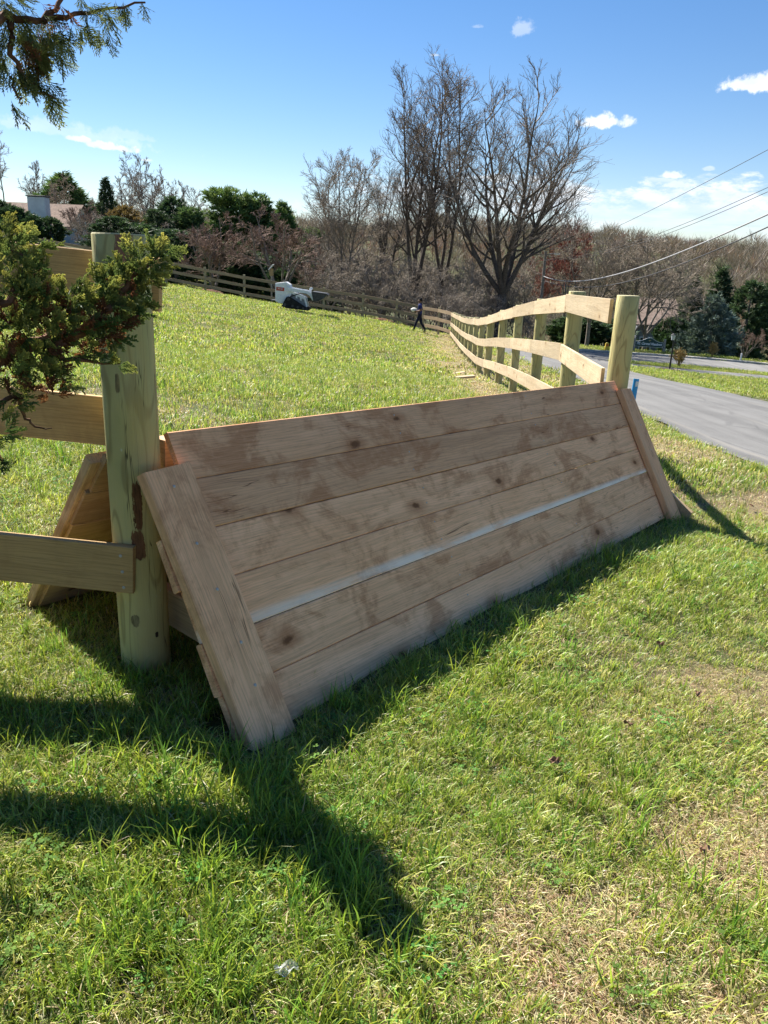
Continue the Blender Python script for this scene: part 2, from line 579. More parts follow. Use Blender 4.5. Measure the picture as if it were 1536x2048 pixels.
def bare(x, y):
    x = np.asarray(x, float); y = np.asarray(y, float)
    s = 0.5 * np.exp(-(((x + 0.56) / 0.14) ** 2 + ((y - 1.12) / 0.07) ** 2))
    s = s + 0.55 * np.exp(-(((x + 1.5) / 0.4) ** 2 + ((y - 3.4) / 0.25) ** 2))
    s = s + 0.7 * np.exp(-(((np.interp(y, RN_Y, RN_X) - x - 0.05) / 0.16) ** 2)) * (0.5 + 0.5 * wob(x * 0.3, y * 0.8, 2, 7))
    return np.clip(s, 0, 1)


def axis(stops):
    out = []
    for a, b, st in stops:
        out += list(np.arange(a, b - 1e-6, st))
    return np.array(out + [stops[-1][1]])


gx = axis([(-700, -130, 60), (-130, -40, 10), (-40, -12, 1.5), (-12, -3, 0.35), (-3, 6, 0.09), (6, 13, 0.25), (13, 40, 0.8), (40, 130, 8), (130, 700, 60)])
gy = axis([(-60, -6, 4), (-6, 0, 0.4), (0, 7, 0.09), (7, 25, 0.3), (25, 60, 0.7), (60, 120, 4), (120, 240, 10), (240, 620, 20), (620, 1000, 50)])
XX, YY = np.meshgrid(gx, gy)
ZZ = ground_z(XX, YY)
near_w = np.exp(-((XX / 8) ** 2 + (YY / 10) ** 2))
ZZ = ZZ + 0.010 * near_w * wob(XX * 2.2, YY * 2.2) + 0.03 * wob(XX * 0.4, YY * 0.4) * sstep(YY, 8, 20) * (1 - sstep(YY, 35, 45))
ZZ = ZZ - 0.07 * road_in(XX, YY, 0.12)
nx, ny = len(gx), len(gy)
idx = np.arange(nx * ny).reshape(ny, nx)
F = np.stack([idx[:-1, :-1], idx[:-1, 1:], idx[1:, 1:], idx[1:, :-1]], -1).reshape(-1, 4)
me = tri_mesh('ground', np.stack([XX, YY, ZZ], -1).reshape(-1, 3), F, M_LAWN, smooth=True)
for nm, val in (('dry', dryness(XX, YY)), ('soil', bare(XX, YY))):
    a = me.attributes.new(nm, 'FLOAT', 'POINT')
    a.data.foreach_set('value', np.asarray(val, np.float32).ravel())
ground = obj('ground', me)
tag(ground, 'sloping mown paddock and verge of green and straw coloured turf', kind='structure')


def sheet(name, X, Y, lift, mat, label):
    Z = ground_z(X, Y) + lift
    n, m_ = X.shape
    V = np.stack([X, Y, Z], -1).reshape(-1, 3)
    id_ = np.arange(n * m_).reshape(n, m_)
    F = np.stack([id_[:-1, :-1], id_[:-1, 1:], id_[1:, 1:], id_[1:, :-1]], -1).reshape(-1, 4)
    o = obj(name, tri_mesh(name, V, F, mat, smooth=True))
    return tag(o, label, kind='structure')


rr = np.random.RandomState(2)
ys = np.concatenate([np.arange(-40, 2, 1.0), np.arange(2, 26, 0.12), np.arange(26, 47.3, 0.5)])
nl = np.interp(ys, RN_Y, RN_X) + np.convolve(rr.normal(0, 0.07, len(ys) + 4), np.ones(5) / 3, 'valid') + 0.05 * np.sin(ys * 1.3)
fl = np.interp(ys, RF_Y, RF_X) + np.convolve(rr.normal(0, 0.05, len(ys) + 4), np.ones(5) / 3, 'valid')
tt = np.linspace(0, 1, 16)[None, :]
sheet('road', nl[:, None] * (1 - tt) + fl[:, None] * tt, np.repeat(ys[:, None], 16, 1), 0.012, M_ASPHALT, 'worn grey asphalt road running downhill beside the fence')
xs = np.arange(STREET_X0, STREET_X1, 1.0)
tt = np.linspace(0, 1, 8)[:, None]
sheet('cross_street', np.repeat(xs[None, :], 8, 0), (STREET_Y0 + street_shift(xs))[None, :] + tt * (STREET_Y1 - STREET_Y0), 0.024, M_ASPHALT2, 'pale grey street crossing below the green sign')
xs = np.arange(11.6, 80, 1.0)
sheet('side_drive', np.repeat(xs[None, :], 8, 0), (DRIVE_Y0 + street_shift(xs))[None, :] + tt * (DRIVE_Y1 - DRIVE_Y0), 0.018, M_ASPHALT, 'narrow dark asphalt drive beside the lamp post')
# kerb along the far side of the street
xs = np.arange(STREET_X0, 90, 1.5)
yk = STREET_Y1 + street_shift(xs) - 0.02
zk = ground_z(xs, yk)
V, F = [], []
for i in range(len(xs)):
    for (dy, dz) in ((-0.0, -0.05), (0.0, 0.14), (0.25, 0.15), (0.25, -0.05)):
        V.append((xs[i], yk[i] + dy, zk[i] + dz))
for i in range(len(xs) - 1):
    for k in range(3):
        F.append((i * 4 + k, i * 4 + k + 1, i * 4 + k + 5, i * 4 + k + 4))
tag(obj('kerb', mesh_from('kerb', V, F, M_CURB)), 'pale concrete kerb along the far side of the street', kind='structure')


# ------------------------------------------------------------------ wood
def oak_material(name, light, mid, stain, stain_amt=0.6, knots=True, white_edge=False, grain_scale=1.0):
    m, nt, b = new_mat(name)
    co = nt.new('ShaderNodeTexCoord').outputs['Object']
    rnd = nt.new('ShaderNodeObjectInfo').outputs['Random']
    off = nt.new('ShaderNodeCombineXYZ')
    nt.put(off.inputs[0], nt.math('MULTIPLY', rnd, 57.0)); nt.put(off.inputs[1], nt.math('MULTIPLY', rnd, 3.7)); nt.put(off.inputs[2], nt.math('MULTIPLY', rnd, 9.1))
    p = nt.vmath('ADD', co, off.outputs[0])
    warp = nt.noise(nt.scale(p, (0.9, 4.0, 4.0)), 1.0, 3, 0.5)
    wv = nt.new('ShaderNodeCombineXYZ')
    nt.put(wv.inputs[1], nt.math('MULTIPLY', nt.math('SUBTRACT', warp, 0.5), 0.11))
    pw = nt.vmath('ADD', p, wv.outputs[0])
    rings = nt.noise(nt.scale(pw, (0.55, 26 * grain_scale, 14)), 1.0, 3, 0.6, 0.6)
    wave = nt.new('ShaderNodeTexWave', wave_type='BANDS', bands_direction='Y')
    nt.put(wave.inputs['Vector'], nt.scale(pw, (0.12, 1, 0.5)))
    wave.inputs['Scale'].default_value = 26 * grain_scale
    wave.inputs['Distortion'].default_value = 5.0
    wave.inputs['Detail'].default_value = 2.0
    wave.inputs['Detail Scale'].default_value = 1.2
    fib = nt.noise(nt.scale(p, (7, 240, 240)), 1.0, 3, 0.7)
    saw = nt.noise(nt.scale(p, (60, 2.0, 2.0)), 1.0, 2, 0.5)
    tone = nt.noise(nt.scale(p, (1.1, 2.5, 2.5)), 1.0, 4, 0.6)
    c = nt.mix(nt.ramp(tone, 0.3, 0.7), mid, light)
    c = nt.mix(nt.math('MULTIPLY', nt.ramp(rings, 0.42, 0.68), 0.40), c, tuple(x * 0.62 for x in mid))
    c = nt.mix(nt.math('MULTIPLY', nt.ramp(wave.outputs['Fac'], 0.55, 1.0), 0.22), c, tuple(x * 0.55 for x in mid))
    c = nt.mix(nt.math('MULTIPLY', nt.ramp(fib, 0.48, 0.68), 0.5), c, tuple(x * 0.50 for x in mid))
    c = nt.mix(nt.math('MULTIPLY', nt.ramp(saw, 0.5, 0.8), 0.10), c, tuple(x * 0.6 for x in mid))
    vary = nt.math('MULTIPLY', nt.math('SUBTRACT', rnd, 0.5), 0.28)
    hsv = nt.new('ShaderNodeHueSaturation')
    nt.put(hsv.inputs['Color'], c)
    nt.put(hsv.inputs['Value'], nt.math('ADD', 1.0, vary))
    hsv.inputs['Saturation'].default_value = 1.0
    c = hsv.outputs[0]
    if stain_amt:
        s1 = nt.noise(nt.scale(p, (2.5, 4.2, 4.2)), 1.0, 6, 0.68, 0.9)
        s2 = nt.noise(nt.scale(p, (9, 5, 5)), 1.0, 5, 0.7, 0.5)
        st = nt.ramp(nt.math('ADD', nt.math('MULTIPLY', s1, 0.75), nt.math('MULTIPLY', s2, 0.25)), 0.49, 0.61)
        st = nt.math('MULTIPLY', st, nt.ramp(fib, 0.25, 0.6, 0.55, 1.0))
        c = nt.mix(nt.math('MULTIPLY', st, stain_amt), c, stain)
    if knots:
        vo = nt.new('ShaderNodeTexVoronoi', feature='F1', voronoi_dimensions='2D')
        nt.put(vo.inputs['Vector'], nt.scale(pw, (2.6, 5.2, 1)))
        vo.inputs['Scale'].default_value = 1.0
        vo.inputs['Randomness'].default_value = 1.0
        dist = nt.math('ADD', vo.outputs['Distance'], nt.math('MULTIPLY', nt.math('SUBTRACT', nt.noise(p, 30, 3, 0.6), 0.5), 0.12))
        sel = nt.new('ShaderNodeSeparateColor')
        nt.put(sel.inputs[0], vo.outputs['Color'])
        pick = nt.math('GREATER_THAN', sel.outputs[0], 0.70)
        halo = nt.math('MULTIPLY', nt.ramp(dist, 0.30, 0.05), nt.math('MULTIPLY', pick, 0.62))
        c = nt.mix(halo, c, stain)
        core = nt.math('MULTIPLY', nt.ramp(dist, 0.095, 0.035), nt.math('MULTIPLY', pick, 0.85))
        c = nt.mix(core, c, tuple(x * 0.35 for x in stain))
        # drying checks: thin dark cracks along the grain
        ck = nt.noise(nt.scale(pw, (1.3, 34, 34)), 1.0, 2, 0.4)
        ckm = nt.math('MULTIPLY', nt.ramp(nt.math('ABSOLUTE', nt.math('SUBTRACT', ck, 0.5)), 0.010, 0.002),
                      nt.ramp(nt.noise(nt.scale(p, (1.7, 4, 4)), 1.0, 2, 0.5), 0.58, 0.66))
        c = nt.mix(nt.math('MULTIPLY', ckm, 0.75), c, tuple(x * 0.25 for x in stain))
    if white_edge:
        sp = nt.new('ShaderNodeSeparateXYZ'); nt.put(sp.inputs[0], co)
        yy = nt.math('ADD', sp.outputs[1], nt.math('MULTIPLY', nt.math('SUBTRACT', nt.noise(nt.scale(co, (3, 30, 30)), 1.0, 4, 0.6), 0.5), 0.012))
        wm = nt.ramp(nt.math('ADD', yy, nt.math('MULTIPLY', sp.outputs[0], 0.004)), -0.040, -0.074)
        patchy = nt.math('MULTIPLY', nt.ramp(nt.noise(nt.scale(co, (2.2, 14, 14)), 1.0, 6, 0.7), 0.30, 0.56, 0.12, 1.0), nt.ramp(sp.outputs[0], -2.2, -0.2, 0.55, 1.0))
        c = nt.mix(nt.math('MULTIPLY', nt.math('MULTIPLY', wm, patchy), 0.9), c, (0.95, 0.84, 0.72))
    nt.put(b.inputs['Base Color'], c)
    b.inputs['Roughness'].default_value = 0.8
    b.inputs['Specular IOR Level'].default_value = 0.2
    bp = nt.new('ShaderNodeBump')
    bp.inputs['Strength'].default_value = 0.35
    bp.inputs['Distance'].default_value = 0.003
    nt.put(bp.inputs['Height'], nt.math('ADD', nt.math('MULTIPLY', fib, 0.6), nt.math('MULTIPLY', rings, 0.6)))
    nt.put(b.inputs['Normal'], bp.outputs[0])
    return m


M_OAK = oak_material('rough_sawn_oak', (0.92, 0.535, 0.305), (0.82, 0.45, 0.24), (0.38, 0.15, 0.06), 0.66)
M_OAK_W = oak_material('rough_sawn_oak_white_edge', (0.92, 0.535, 0.305), (0.82, 0.45, 0.24), (0.38, 0.15, 0.06), 0.66, white_edge=True)
M_LEG = oak_material('oak_leg', (0.92, 0.53, 0.30), (0.82, 0.445, 0.235), (0.38, 0.155, 0.07), 0.55)
M_REAR = oak_material('shaded_oak', (0.58, 0.41, 0.24), (0.49, 0.335, 0.185), (0.24, 0.14, 0.07), 0.5)  # shaded copy of the oak, colour dulled against orange bounced light
M_RAIL = oak_material('pale_oak_rail', (0.56, 0.45, 0.30), (0.48, 0.375, 0.24), (0.36, 0.245, 0.135), 0.35, grain_scale=0.8)
M_RAIL_NEAR = oak_material('tan_oak_rail', (0.60, 0.40, 0.19), (0.50, 0.32, 0.145), (0.30, 0.17, 0.075), 0.4, grain_scale=1.2)
M_RAIL_FAR = oak_material('far_oak_rail', (0.40, 0.30, 0.19), (0.33, 0.24, 0.15), (0.22, 0.14, 0.08), 0.4, knots=False)


def post_material(name, detail=True, marks=()):
    m, nt, b = new_mat(name)
    co = nt.new('ShaderNodeTexCoord').outputs['Object']
    rnd = nt.new('ShaderNodeObjectInfo').outputs['Random']
    off = nt.new('ShaderNodeCombineXYZ')
    nt.put(off.inputs[2], nt.math('MULTIPLY', rnd, 41.0)); nt.put(off.inputs[0], nt.math('MULTIPLY', rnd, 7.0))
    p = nt.vmath('ADD', co, off.outputs[0])
    base = nt.noise(nt.scale(p, (5, 5, 1.6)), 1.0, 4, 0.55, 0.4)
    c = nt.mix(nt.ramp(base, 0.3, 0.7), (0.36, 0.335, 0.145), (0.55, 0.475, 0.215))
    # contour figure of a peeled trunk
    w = nt.noise(nt.scale(p, (6, 6, 1.1)), 1.0, 2, 0.4, 0.3)
    bands = nt.math('FRACT', nt.math('MULTIPLY', w, 11.0))
    bm_ = nt.ramp(nt.math('ABSOLUTE', nt.math('SUBTRACT', bands, 0.5)), 0.16, 0.03)
    c = nt.mix(nt.math('MULTIPLY', bm_, 0.6), c, (0.26, 0.20, 0.08))
    tan = nt.ramp(nt.noise(nt.scale(p, (7, 7, 1.3)), 1.0, 3, 0.5), 0.56, 0.72)
    c = nt.mix(nt.math('MULTIPLY', tan, 0.5), c, (0.45, 0.32, 0.13))
    teal = nt.ramp(nt.noise(nt.scale(p, (5, 5, 2.2)), 1.0, 3, 0.5), 0.55, 0.75)
    c = nt.mix(nt.math('MULTIPLY', teal, 0.22), c, (0.30, 0.42, 0.33))
    fib = nt.noise(nt.scale(p, (160, 160, 5)), 1.0, 3, 0.7)
    c = nt.mix(nt.math('MULTIPLY', nt.ramp(fib, 0.5, 0.8), 0.3), c, (0.30, 0.265, 0.14))
    if detail:
        ck = nt.noise(nt.scale(p, (30, 30, 1.1)), 1.0, 3, 0.5)
        ckm = nt.math('MULTIPLY', nt.ramp(nt.math('ABSOLUTE', nt.math('SUBTRACT', ck, 0.52)), 0.008, 0.001), nt.ramp(nt.noise(nt.scale(p, (9, 9, 2.0)), 1.0, 2, 0.5), 0.5, 0.6))
        c = nt.mix(nt.math('MULTIPLY', ckm, 0.85), c, (0.05, 0.04, 0.02))
        bark = nt.noise(nt.scale(p, (11, 11, 2.6)), 1.0, 5, 0.6, 0.9)
        bk = nt.ramp(bark, 0.68, 0.71)
        c = nt.mix(bk, c, nt.mix(nt.noise(p, 60, 4, 0.7), (0.045, 0.022, 0.012), (0.17, 0.085, 0.045)))
        ring = nt.math('MULTIPLY', nt.ramp(bark, 0.655, 0.68), 0.5)
        c = nt.mix(ring, c, (0.11, 0.075, 0.035))
        wh = nt.ramp(nt.noise(nt.scale(p, (90, 90, 22)), 1.0, 4, 0.7), 0.66, 0.72)
        wh = nt.math('MULTIPLY', wh, nt.ramp(nt.noise(nt.scale(p, (7, 7, 3)), 1.0, 2, 0.5), 0.5, 0.65))
        c = nt.mix(nt.math('MULTIPLY', wh, 0.6), c, (0.62, 0.66, 0.58))
        vo = nt.new('ShaderNodeTexVoronoi', feature='F1')
        nt.put(vo.inputs['Vector'], nt.scale(p, (7, 7, 2.3)))
        vo.inputs['Scale'].default_value = 1.0
        sel = nt.new('ShaderNodeSeparateColor'); nt.put(sel.inputs[0], vo.outputs['Color'])
        kn = nt.math('MULTIPLY', nt.ramp(vo.outputs['Distance'], 0.13, 0.06), nt.math('GREATER_THAN', sel.outputs[0], 0.72))
        c = nt.mix(nt.math('MULTIPLY', kn, 0.75), c, (0.13, 0.085, 0.04))
    for (ang, zc, ha, hz_, dark) in marks:
        tx = nt.vmath('DOT_PRODUCT', co, (-math.sin(ang), math.cos(ang), 0)); fx = nt.vmath('DOT_PRODUCT', co, (math.cos(ang), math.sin(ang), 0))
        zz = nt.new('ShaderNodeSeparateXYZ'); nt.put(zz.inputs[0], co)
        e1 = nt.math('DIVIDE', tx, ha); e2 = nt.math('DIVIDE', nt.math('SUBTRACT', zz.outputs[2], zc), hz_)
        e1 = nt.math('POWER', nt.math('ABSOLUTE', e1), 2.0); e2 = nt.math('POWER', nt.math('ABSOLUTE', e2), 4.0)
        wob_ = nt.math('MULTIPLY', nt.math('SUBTRACT', nt.noise(nt.scale(co, (75, 75, 20)), 1.0, 6, 0.7), 0.5), 3.6)
        dd = nt.math('ADD', nt.math('ADD', e1, e2), wob_)
        on = nt.math('MULTIPLY', nt.ramp(dd, 1.05, 0.92), nt.math('GREATER_THAN', fx, 0.0))
        rim = nt.math('MULTIPLY', nt.math('MULTIPLY', nt.ramp(dd, 1.6, 1.05), nt.math('GREATER_THAN', fx, 0.0)), 0.45)
        tex = nt.noise(nt.scale(co, (120, 120, 22)), 1.0, 4, 0.7)
        c = nt.mix(rim, c, (0.30, 0.24, 0.11))
        c = nt.mix(on, c, nt.mix(nt.ramp(tex, 0.3, 0.7), tuple(x * 0.45 for x in dark), dark))
    nt.put(b.inputs['Base Color'], c)
    b.inputs['Roughness'].default_value = 0.75
    b.inputs['Specular IOR Level'].default_value = 0.25
    bp = nt.new('ShaderNodeBump')
    bp.inputs['Strength'].default_value = 0.4
    bp.inputs['Distance'].default_value = 0.004
    nt.put(bp.inputs['Height'], nt.math('ADD', fib, nt.math('MULTIPLY', base, 0.8)))
    nt.put(b.inputs['Normal'], bp.outputs[0])
    return m


M_POST = post_material('treated_round_post')
_face = math.atan2(-2.4, 0.812)
M_POST_NEAR = post_material('treated_round_post_with_bark', marks=[
    (_face + 0.10, 1.33, 0.026, 0.115, (0.30, 0.15, 0.085)), (_face + 0.02, 0.60, 0.015, 0.085, (0.17, 0.075, 0.035)), (_face - 0.02, 0.47, 0.021, 0.05, (0.22, 0.10, 0.05)),
    (_face - 0.45, 0.99, 0.007, 0.03, (0.28, 0.22, 0.11)), (_face - 0.35, 0.20, 0.013, 0.022, (0.30, 0.24, 0.12)), (_face + 0.5, 0.14, 0.006, 0.010, (0.05, 0.03, 0.02))])
M_POST_FAR = plain('far_fence_post', (0.34, 0.29, 0.18), 0.8, var=0.2, scale=6)
M_CUT = plain('sawn_post_top', (0.47, 0.43, 0.25), 0.85, var=0.15, scale=30)
M_STEEL = plain('galvanised_nail', (0.50, 0.49, 0.47), 0.6, 0.4, 0.3)


def post_mesh(name, r0, r1, h, below=0.35, sides=28, rings=14, seed=0, mats=None):
    rng = random.Random(seed)
    V, F, mi = [], [], []
    ph = [rng.uniform(0, 6.28) for _ in range(6)]
    for i in range(rings + 1):
        f = i / rings
        z = -below + (h + below) * f
        r = r0 + (r1 - r0) * f
        for k in range(sides):
            a = 2 * math.pi * k / sides
            rr_ = r * (1 + 0.012 * math.sin(2 * a + ph[0] + z) + 0.008 * math.sin(3 * a + ph[1] - 2 * z) + 0.006 * math.sin(5 * z + ph[2]))
            V.append((rr_ * math.cos(a), rr_ * math.sin(a), z))
    for i in range(rings):
        for k in range(sides):
            F.append((i * sides + k, i * sides + (k + 1) % sides, (i + 1) * sides + (k + 1) % sides, (i + 1) * sides + k)); mi.append(0)
    # chamfered cut top
    b = len(V)
    for k in range(sides):
        x, y, z = V[rings * sides + k]
        V.append((x * 0.965, y * 0.965, z + 0.004))
    for k in range(sides):
        F.append((rings * sides + k, rings * sides + (k + 1) % sides, b + (k + 1) % sides, b + k)); mi.append(1)
    F.append(tuple(b + k for k in range(sides))); mi.append(1)
    me = mesh_from(name, V, F, mats or [M_POST, M_CUT])
    me.polygons.foreach_set('material_index', mi)
    me.polygons.foreach_set('use_smooth', [x == 0 for x in mi])
    return me


# ------------------------------------------------------------------ the coop (jump) between the two end posts
P0 = Vector((-0.812, 2.4, 0.0))
T2 = Vector((0.605, 0.796, 0)).normalized()
N2 = Vector((T2.y, -T2.x, 0))
SL = -0.046


def C(s, o, h):
    return P0 + T2 * s + N2 * o + Vector((0, 0, h + SL * s))


AX = (C(1, 0, 0) - C(0, 0, 0)).normalized()
coop = thing('jump_coop', C(1.95, 0, -0.02), 'oak plank coop jump with sloping boarded face set between two round posts', 'jump')
FB, FT = C(0, 0.585, -0.045), C(0, 0.055, 0.826)       # outer face of the front, foot and top
UPF = (FT - FB)
WB = UPF.length / 6
UPF.normalize()
rng = random.Random(4)
for i in range(6):
    s0 = -0.075 + rng.uniform(-0.015, 0.015)
    s1 = 3.87 + rng.uniform(-0.012, 0.012)
    if i == 5:
        s0, s1 = 0.088, 3.885
    elif i == 4:
        s0 = 0.02
    L = s1 - s0
    me = box_mesh('plank', L, WB - 0.0020, 0.026, M_OAK_W if i == 2 else M_OAK, 0.0030, 0.002, seed=i, segs=6,
                  bend=lambda f, k=i: 0.0006 * math.sin(f * 5 + k))
    nrm = AX.cross(UPF)
    org = FB + AX * (s0 + L / 2) + UPF * (WB * (i + 0.5)) + nrm * (-0.013 + rng.uniform(-0.002, 0.002))
    obj('plank', me, coop, frame(org, AX, UPF) @ Matrix.Rotation(rng.uniform(-0.0003, 0.0003), 4, 'Z'))
# rear face, seen from inside at the open end
RB, RT = C(0, -0.63, 0.035), C(0, -0.10, 0.735)
UPR = (RT - RB)
WR = UPR.length / 5
UPR.normalize()
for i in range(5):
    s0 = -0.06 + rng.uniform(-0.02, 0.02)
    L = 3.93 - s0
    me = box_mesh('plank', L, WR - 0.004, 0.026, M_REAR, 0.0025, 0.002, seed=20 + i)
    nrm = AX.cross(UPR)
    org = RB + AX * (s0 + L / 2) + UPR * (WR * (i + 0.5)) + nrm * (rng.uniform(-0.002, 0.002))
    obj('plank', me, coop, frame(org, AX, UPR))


def leg(sc_top, sc_bot, face_o, h_top, up, foot, nrm_sign, w=0.182, t=0.042, seed=0, below=0.05):
    """a 2 x 8 lying on the boards, foot in the grass"""
    nrm = AX.cross(up) * nrm_sign
    ltop = (h_top - foot.z + 0.0) / up.z
    a = foot + AX * sc_bot + nrm * (t / 2 + 0.004) - up * below
    b_ = foot + AX * sc_top + nrm * (t / 2 + 0.004) + up * ltop
    d = (b_ - a)
    me = box_mesh('leg', d.length, w, t, M_LEG if nrm_sign > 0 else M_REAR, 0.004, 0.003, seed=seed, segs=5)
    return obj('leg', me, coop, frame((a + b_) / 2, d, d.cross(nrm) * -1)), nrm


LEG_L, nrmF = leg(0.008, 0.008, 0, 0.715, UPF, FB, 1, seed=50, below=0.07)
LEG_R, _ = leg(3.915, 3.845, 0, 0.755, UPF, FB, 1, seed=51, below=0.06)
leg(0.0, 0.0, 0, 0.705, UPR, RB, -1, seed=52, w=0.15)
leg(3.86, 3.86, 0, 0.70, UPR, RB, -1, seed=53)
# nails down each front leg
nm = bmesh.new()
bmesh.ops.create_uvsphere(nm, u_segments=8, v_segments=4, radius=0.0055, matrix=Matrix.Diagonal((1, 1, 0.45, 1)))
nail_me = bpy.data.meshes.new('nail'); nm.to_mesh(nail_me); nm.free(); nail_me.materials.append(M_STEEL)
for (sx_, hh) in ((0.003, 0.66), (0.004, 0.497), (0.012, 0.365), (0.022, 0.212), (0.012, 0.094)):
    k = (hh - FB.z) / UPF.z
    p = FB + AX * sx_ + UPF * k + nrmF * 0.0475
    obj('nail', nail_me, coop, frame(p, AX, UPF))
for hh in (0.68, 0.52, 0.36, 0.2):
    k = (hh - FB.z) / UPF.z
    obj('nail', nail_me, coop, frame(FB + AX * (3.885 + 0.03 * hh) + UPF * k + nrmF * 0.0475, AX, UPF))
nrng = random.Random(12)
for i in range(6):
    for s_ in (1.28, 2.52):
        for f in (0.25, 0.75):
            p = FB + AX * (s_ + nrng.uniform(-0.02, 0.02)) + UPF * (WB * (i + f + nrng.uniform(-0.06, 0.06))) + nrmF * 0.0015
            obj('nail', nail_me, coop, frame(p, AX, UPF) @ Matrix.Diagonal((0.7, 0.7, 0.7, 1)))
# cross pieces near the ground at each end, tying front and rear legs
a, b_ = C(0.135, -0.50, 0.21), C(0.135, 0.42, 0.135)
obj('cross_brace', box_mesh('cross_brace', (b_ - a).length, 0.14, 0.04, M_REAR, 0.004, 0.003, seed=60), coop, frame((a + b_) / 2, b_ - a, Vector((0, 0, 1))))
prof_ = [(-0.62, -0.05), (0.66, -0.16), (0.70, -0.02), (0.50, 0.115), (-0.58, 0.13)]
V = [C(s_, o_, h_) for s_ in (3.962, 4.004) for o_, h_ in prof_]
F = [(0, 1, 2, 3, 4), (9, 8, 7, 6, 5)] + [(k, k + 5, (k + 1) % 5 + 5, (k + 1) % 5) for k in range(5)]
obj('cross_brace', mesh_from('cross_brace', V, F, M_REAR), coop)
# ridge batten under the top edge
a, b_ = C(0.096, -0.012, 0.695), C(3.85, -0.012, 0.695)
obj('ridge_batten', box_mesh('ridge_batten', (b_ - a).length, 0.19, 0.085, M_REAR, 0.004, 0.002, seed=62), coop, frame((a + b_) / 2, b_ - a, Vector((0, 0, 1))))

# ------------------------------------------------------------------ near fence on the left, ending at the big post
fence_near = thing('board_fence', P0 + Vector((-0.6, 0, 0)), 'tan three board fence ending at the big round post at left', 'fence')
obj('post', post_mesh('post', 0.0830, 0.0815, 1.416, seed=1, mats=[M_POST_NEAR, M_CUT]), fence_near, Matrix.Translation(P0))
RW = 0.162
for (xe, y, z_at, below_) in ((-0.727, 2.4965, 1.368, 0), (-0.80, 2.4965, 0.916, 0), (-0.80, 2.303, 0.480, 0)):
    L = 2.9
    slope = -0.066
    d = Vector((1, -0.0, slope)).normalized()
    p_end = Vector((xe, y, z_at - RW / 2 + (xe + 0.91) * slope))
    me = box_mesh('rail', L, RW, 0.026, M_RAIL_NEAR, 0.002, 0.002, seed=int(z_at * 100), segs=4)
    obj('rail', me, fence_near, frame(p_end - d * (L / 2), d, Vector((0, 0, 1))))
for x in (-3.25,):
    z = g1(x, 2.4)
    obj('post', post_mesh('post', 0.083, 0.081, 1.40, seed=3), fence_near, Matrix.Translation((x, 2.4, z)))
for hh in (0.020, 0.075, 0.13):
    obj('nail', nail_me, fence_near, frame(Vector((-0.836 + 0.002 * math.sin(hh * 90), 2.2895, 0.475 - RW + hh)), Vector((1, 0, 0)), Vector((0, 0, 1))))

# ------------------------------------------------------------------ fence along the road
fence_road = thing('board_fence', (1.64, 5.6, g1(1.64, 5.6)), 'pale new three board fence curving downhill beside the road', 'fence')
rp = [(1.644, 5.6), (1.84, 8.02), (1.96, 10.45), (2.06, 12.9), (2.15, 15.3), (2.22, 17.75), (2.31, 20.2), (2.41, 22.6), (2.52, 25.05), (2.63, 27.5), (2.72, 29.9),
      (2.82, 32.4), (2.92, 34.8), (3.02, 37.2), (3.12, 39.6), (3.17, 41.4)]
tops_rel = [-0.149, -0.193, -0.365, -0.56, -0.77, -1.01, -1.22, -1.36, -1.52, -1.66, -1.78, -1.88, -2.0, -2.1, -2.2, -2.28]
post_tops = []
for i, ((x, y), tr) in enumerate(zip(rp, tops_rel)):
    z = g1(x, y)
    top = HC + tr
    post_tops.append(Vector((x, y, top)))
    r0 = (0.076, 0.080, 0.072, 0.068)[i % 4]
    obj('post', post_mesh('post', r0, r0 * 1.03, top - z + 0.0, seed=10 + i, sides=20 if i < 6 else 12, rings=8 if i < 6 else 3), fence_road,
        Matrix.Translation((x, y, z)) @ Matrix.Rotation(i * 1.7, 4, 'Z'))


def span_rail(parent, a, b, w, t, mat, seed, segs=2):
    d = b - a
    me = box_mesh('rail', d.length - 0.006, w, t, mat, 0.002, 0.0015, seed=seed, segs=segs)
    return obj('rail', me, parent, frame((a + b) / 2, d, Vector((0, 0, 1))))


def rail_runs(parent, tops, side_off, drops, w, t, mat, ext0=0.0, step=1):
    n = len(tops)
    for r_i, dr in enumerate(drops):
        pts = []
        for i, p in enumerate(tops):
            a = tops[max(0, i - 1)]; b = tops[min(n - 1, i + 1)]
            d = Vector((b.x - a.x, b.y - a.y, 0)).normalized()
            left = Vector((-d.y, d.x, 0))
            pts.append(p + left * side_off + Vector((0, 0, -dr - w / 2)))
        if ext0:
            pts[0] = pts[0] - (pts[1] - pts[0]).normalized() * ext0
        for i in range(n - 1):
            jr = random.Random(r_i * 77 + i)
            dz0, dz1 = Vector((0, 0, jr.uniform(-0.007, 0.007))), Vector((0, 0, jr.uniform(-0.007, 0.007)))
            span_rail(parent, pts[i] + dz0, pts[i + 1] + dz1, w, t, mat, 100 * r_i + i)


# rails are nailed to the paddock side of the posts; smooth the line of the tops a little
rt = [p.copy() for p in post_tops]
rail_runs(fence_road, rt, 0.080 + 0.016, (0.03, 0.515, 0.985), 0.170, 0.026, M_RAIL, ext0=-0.06)

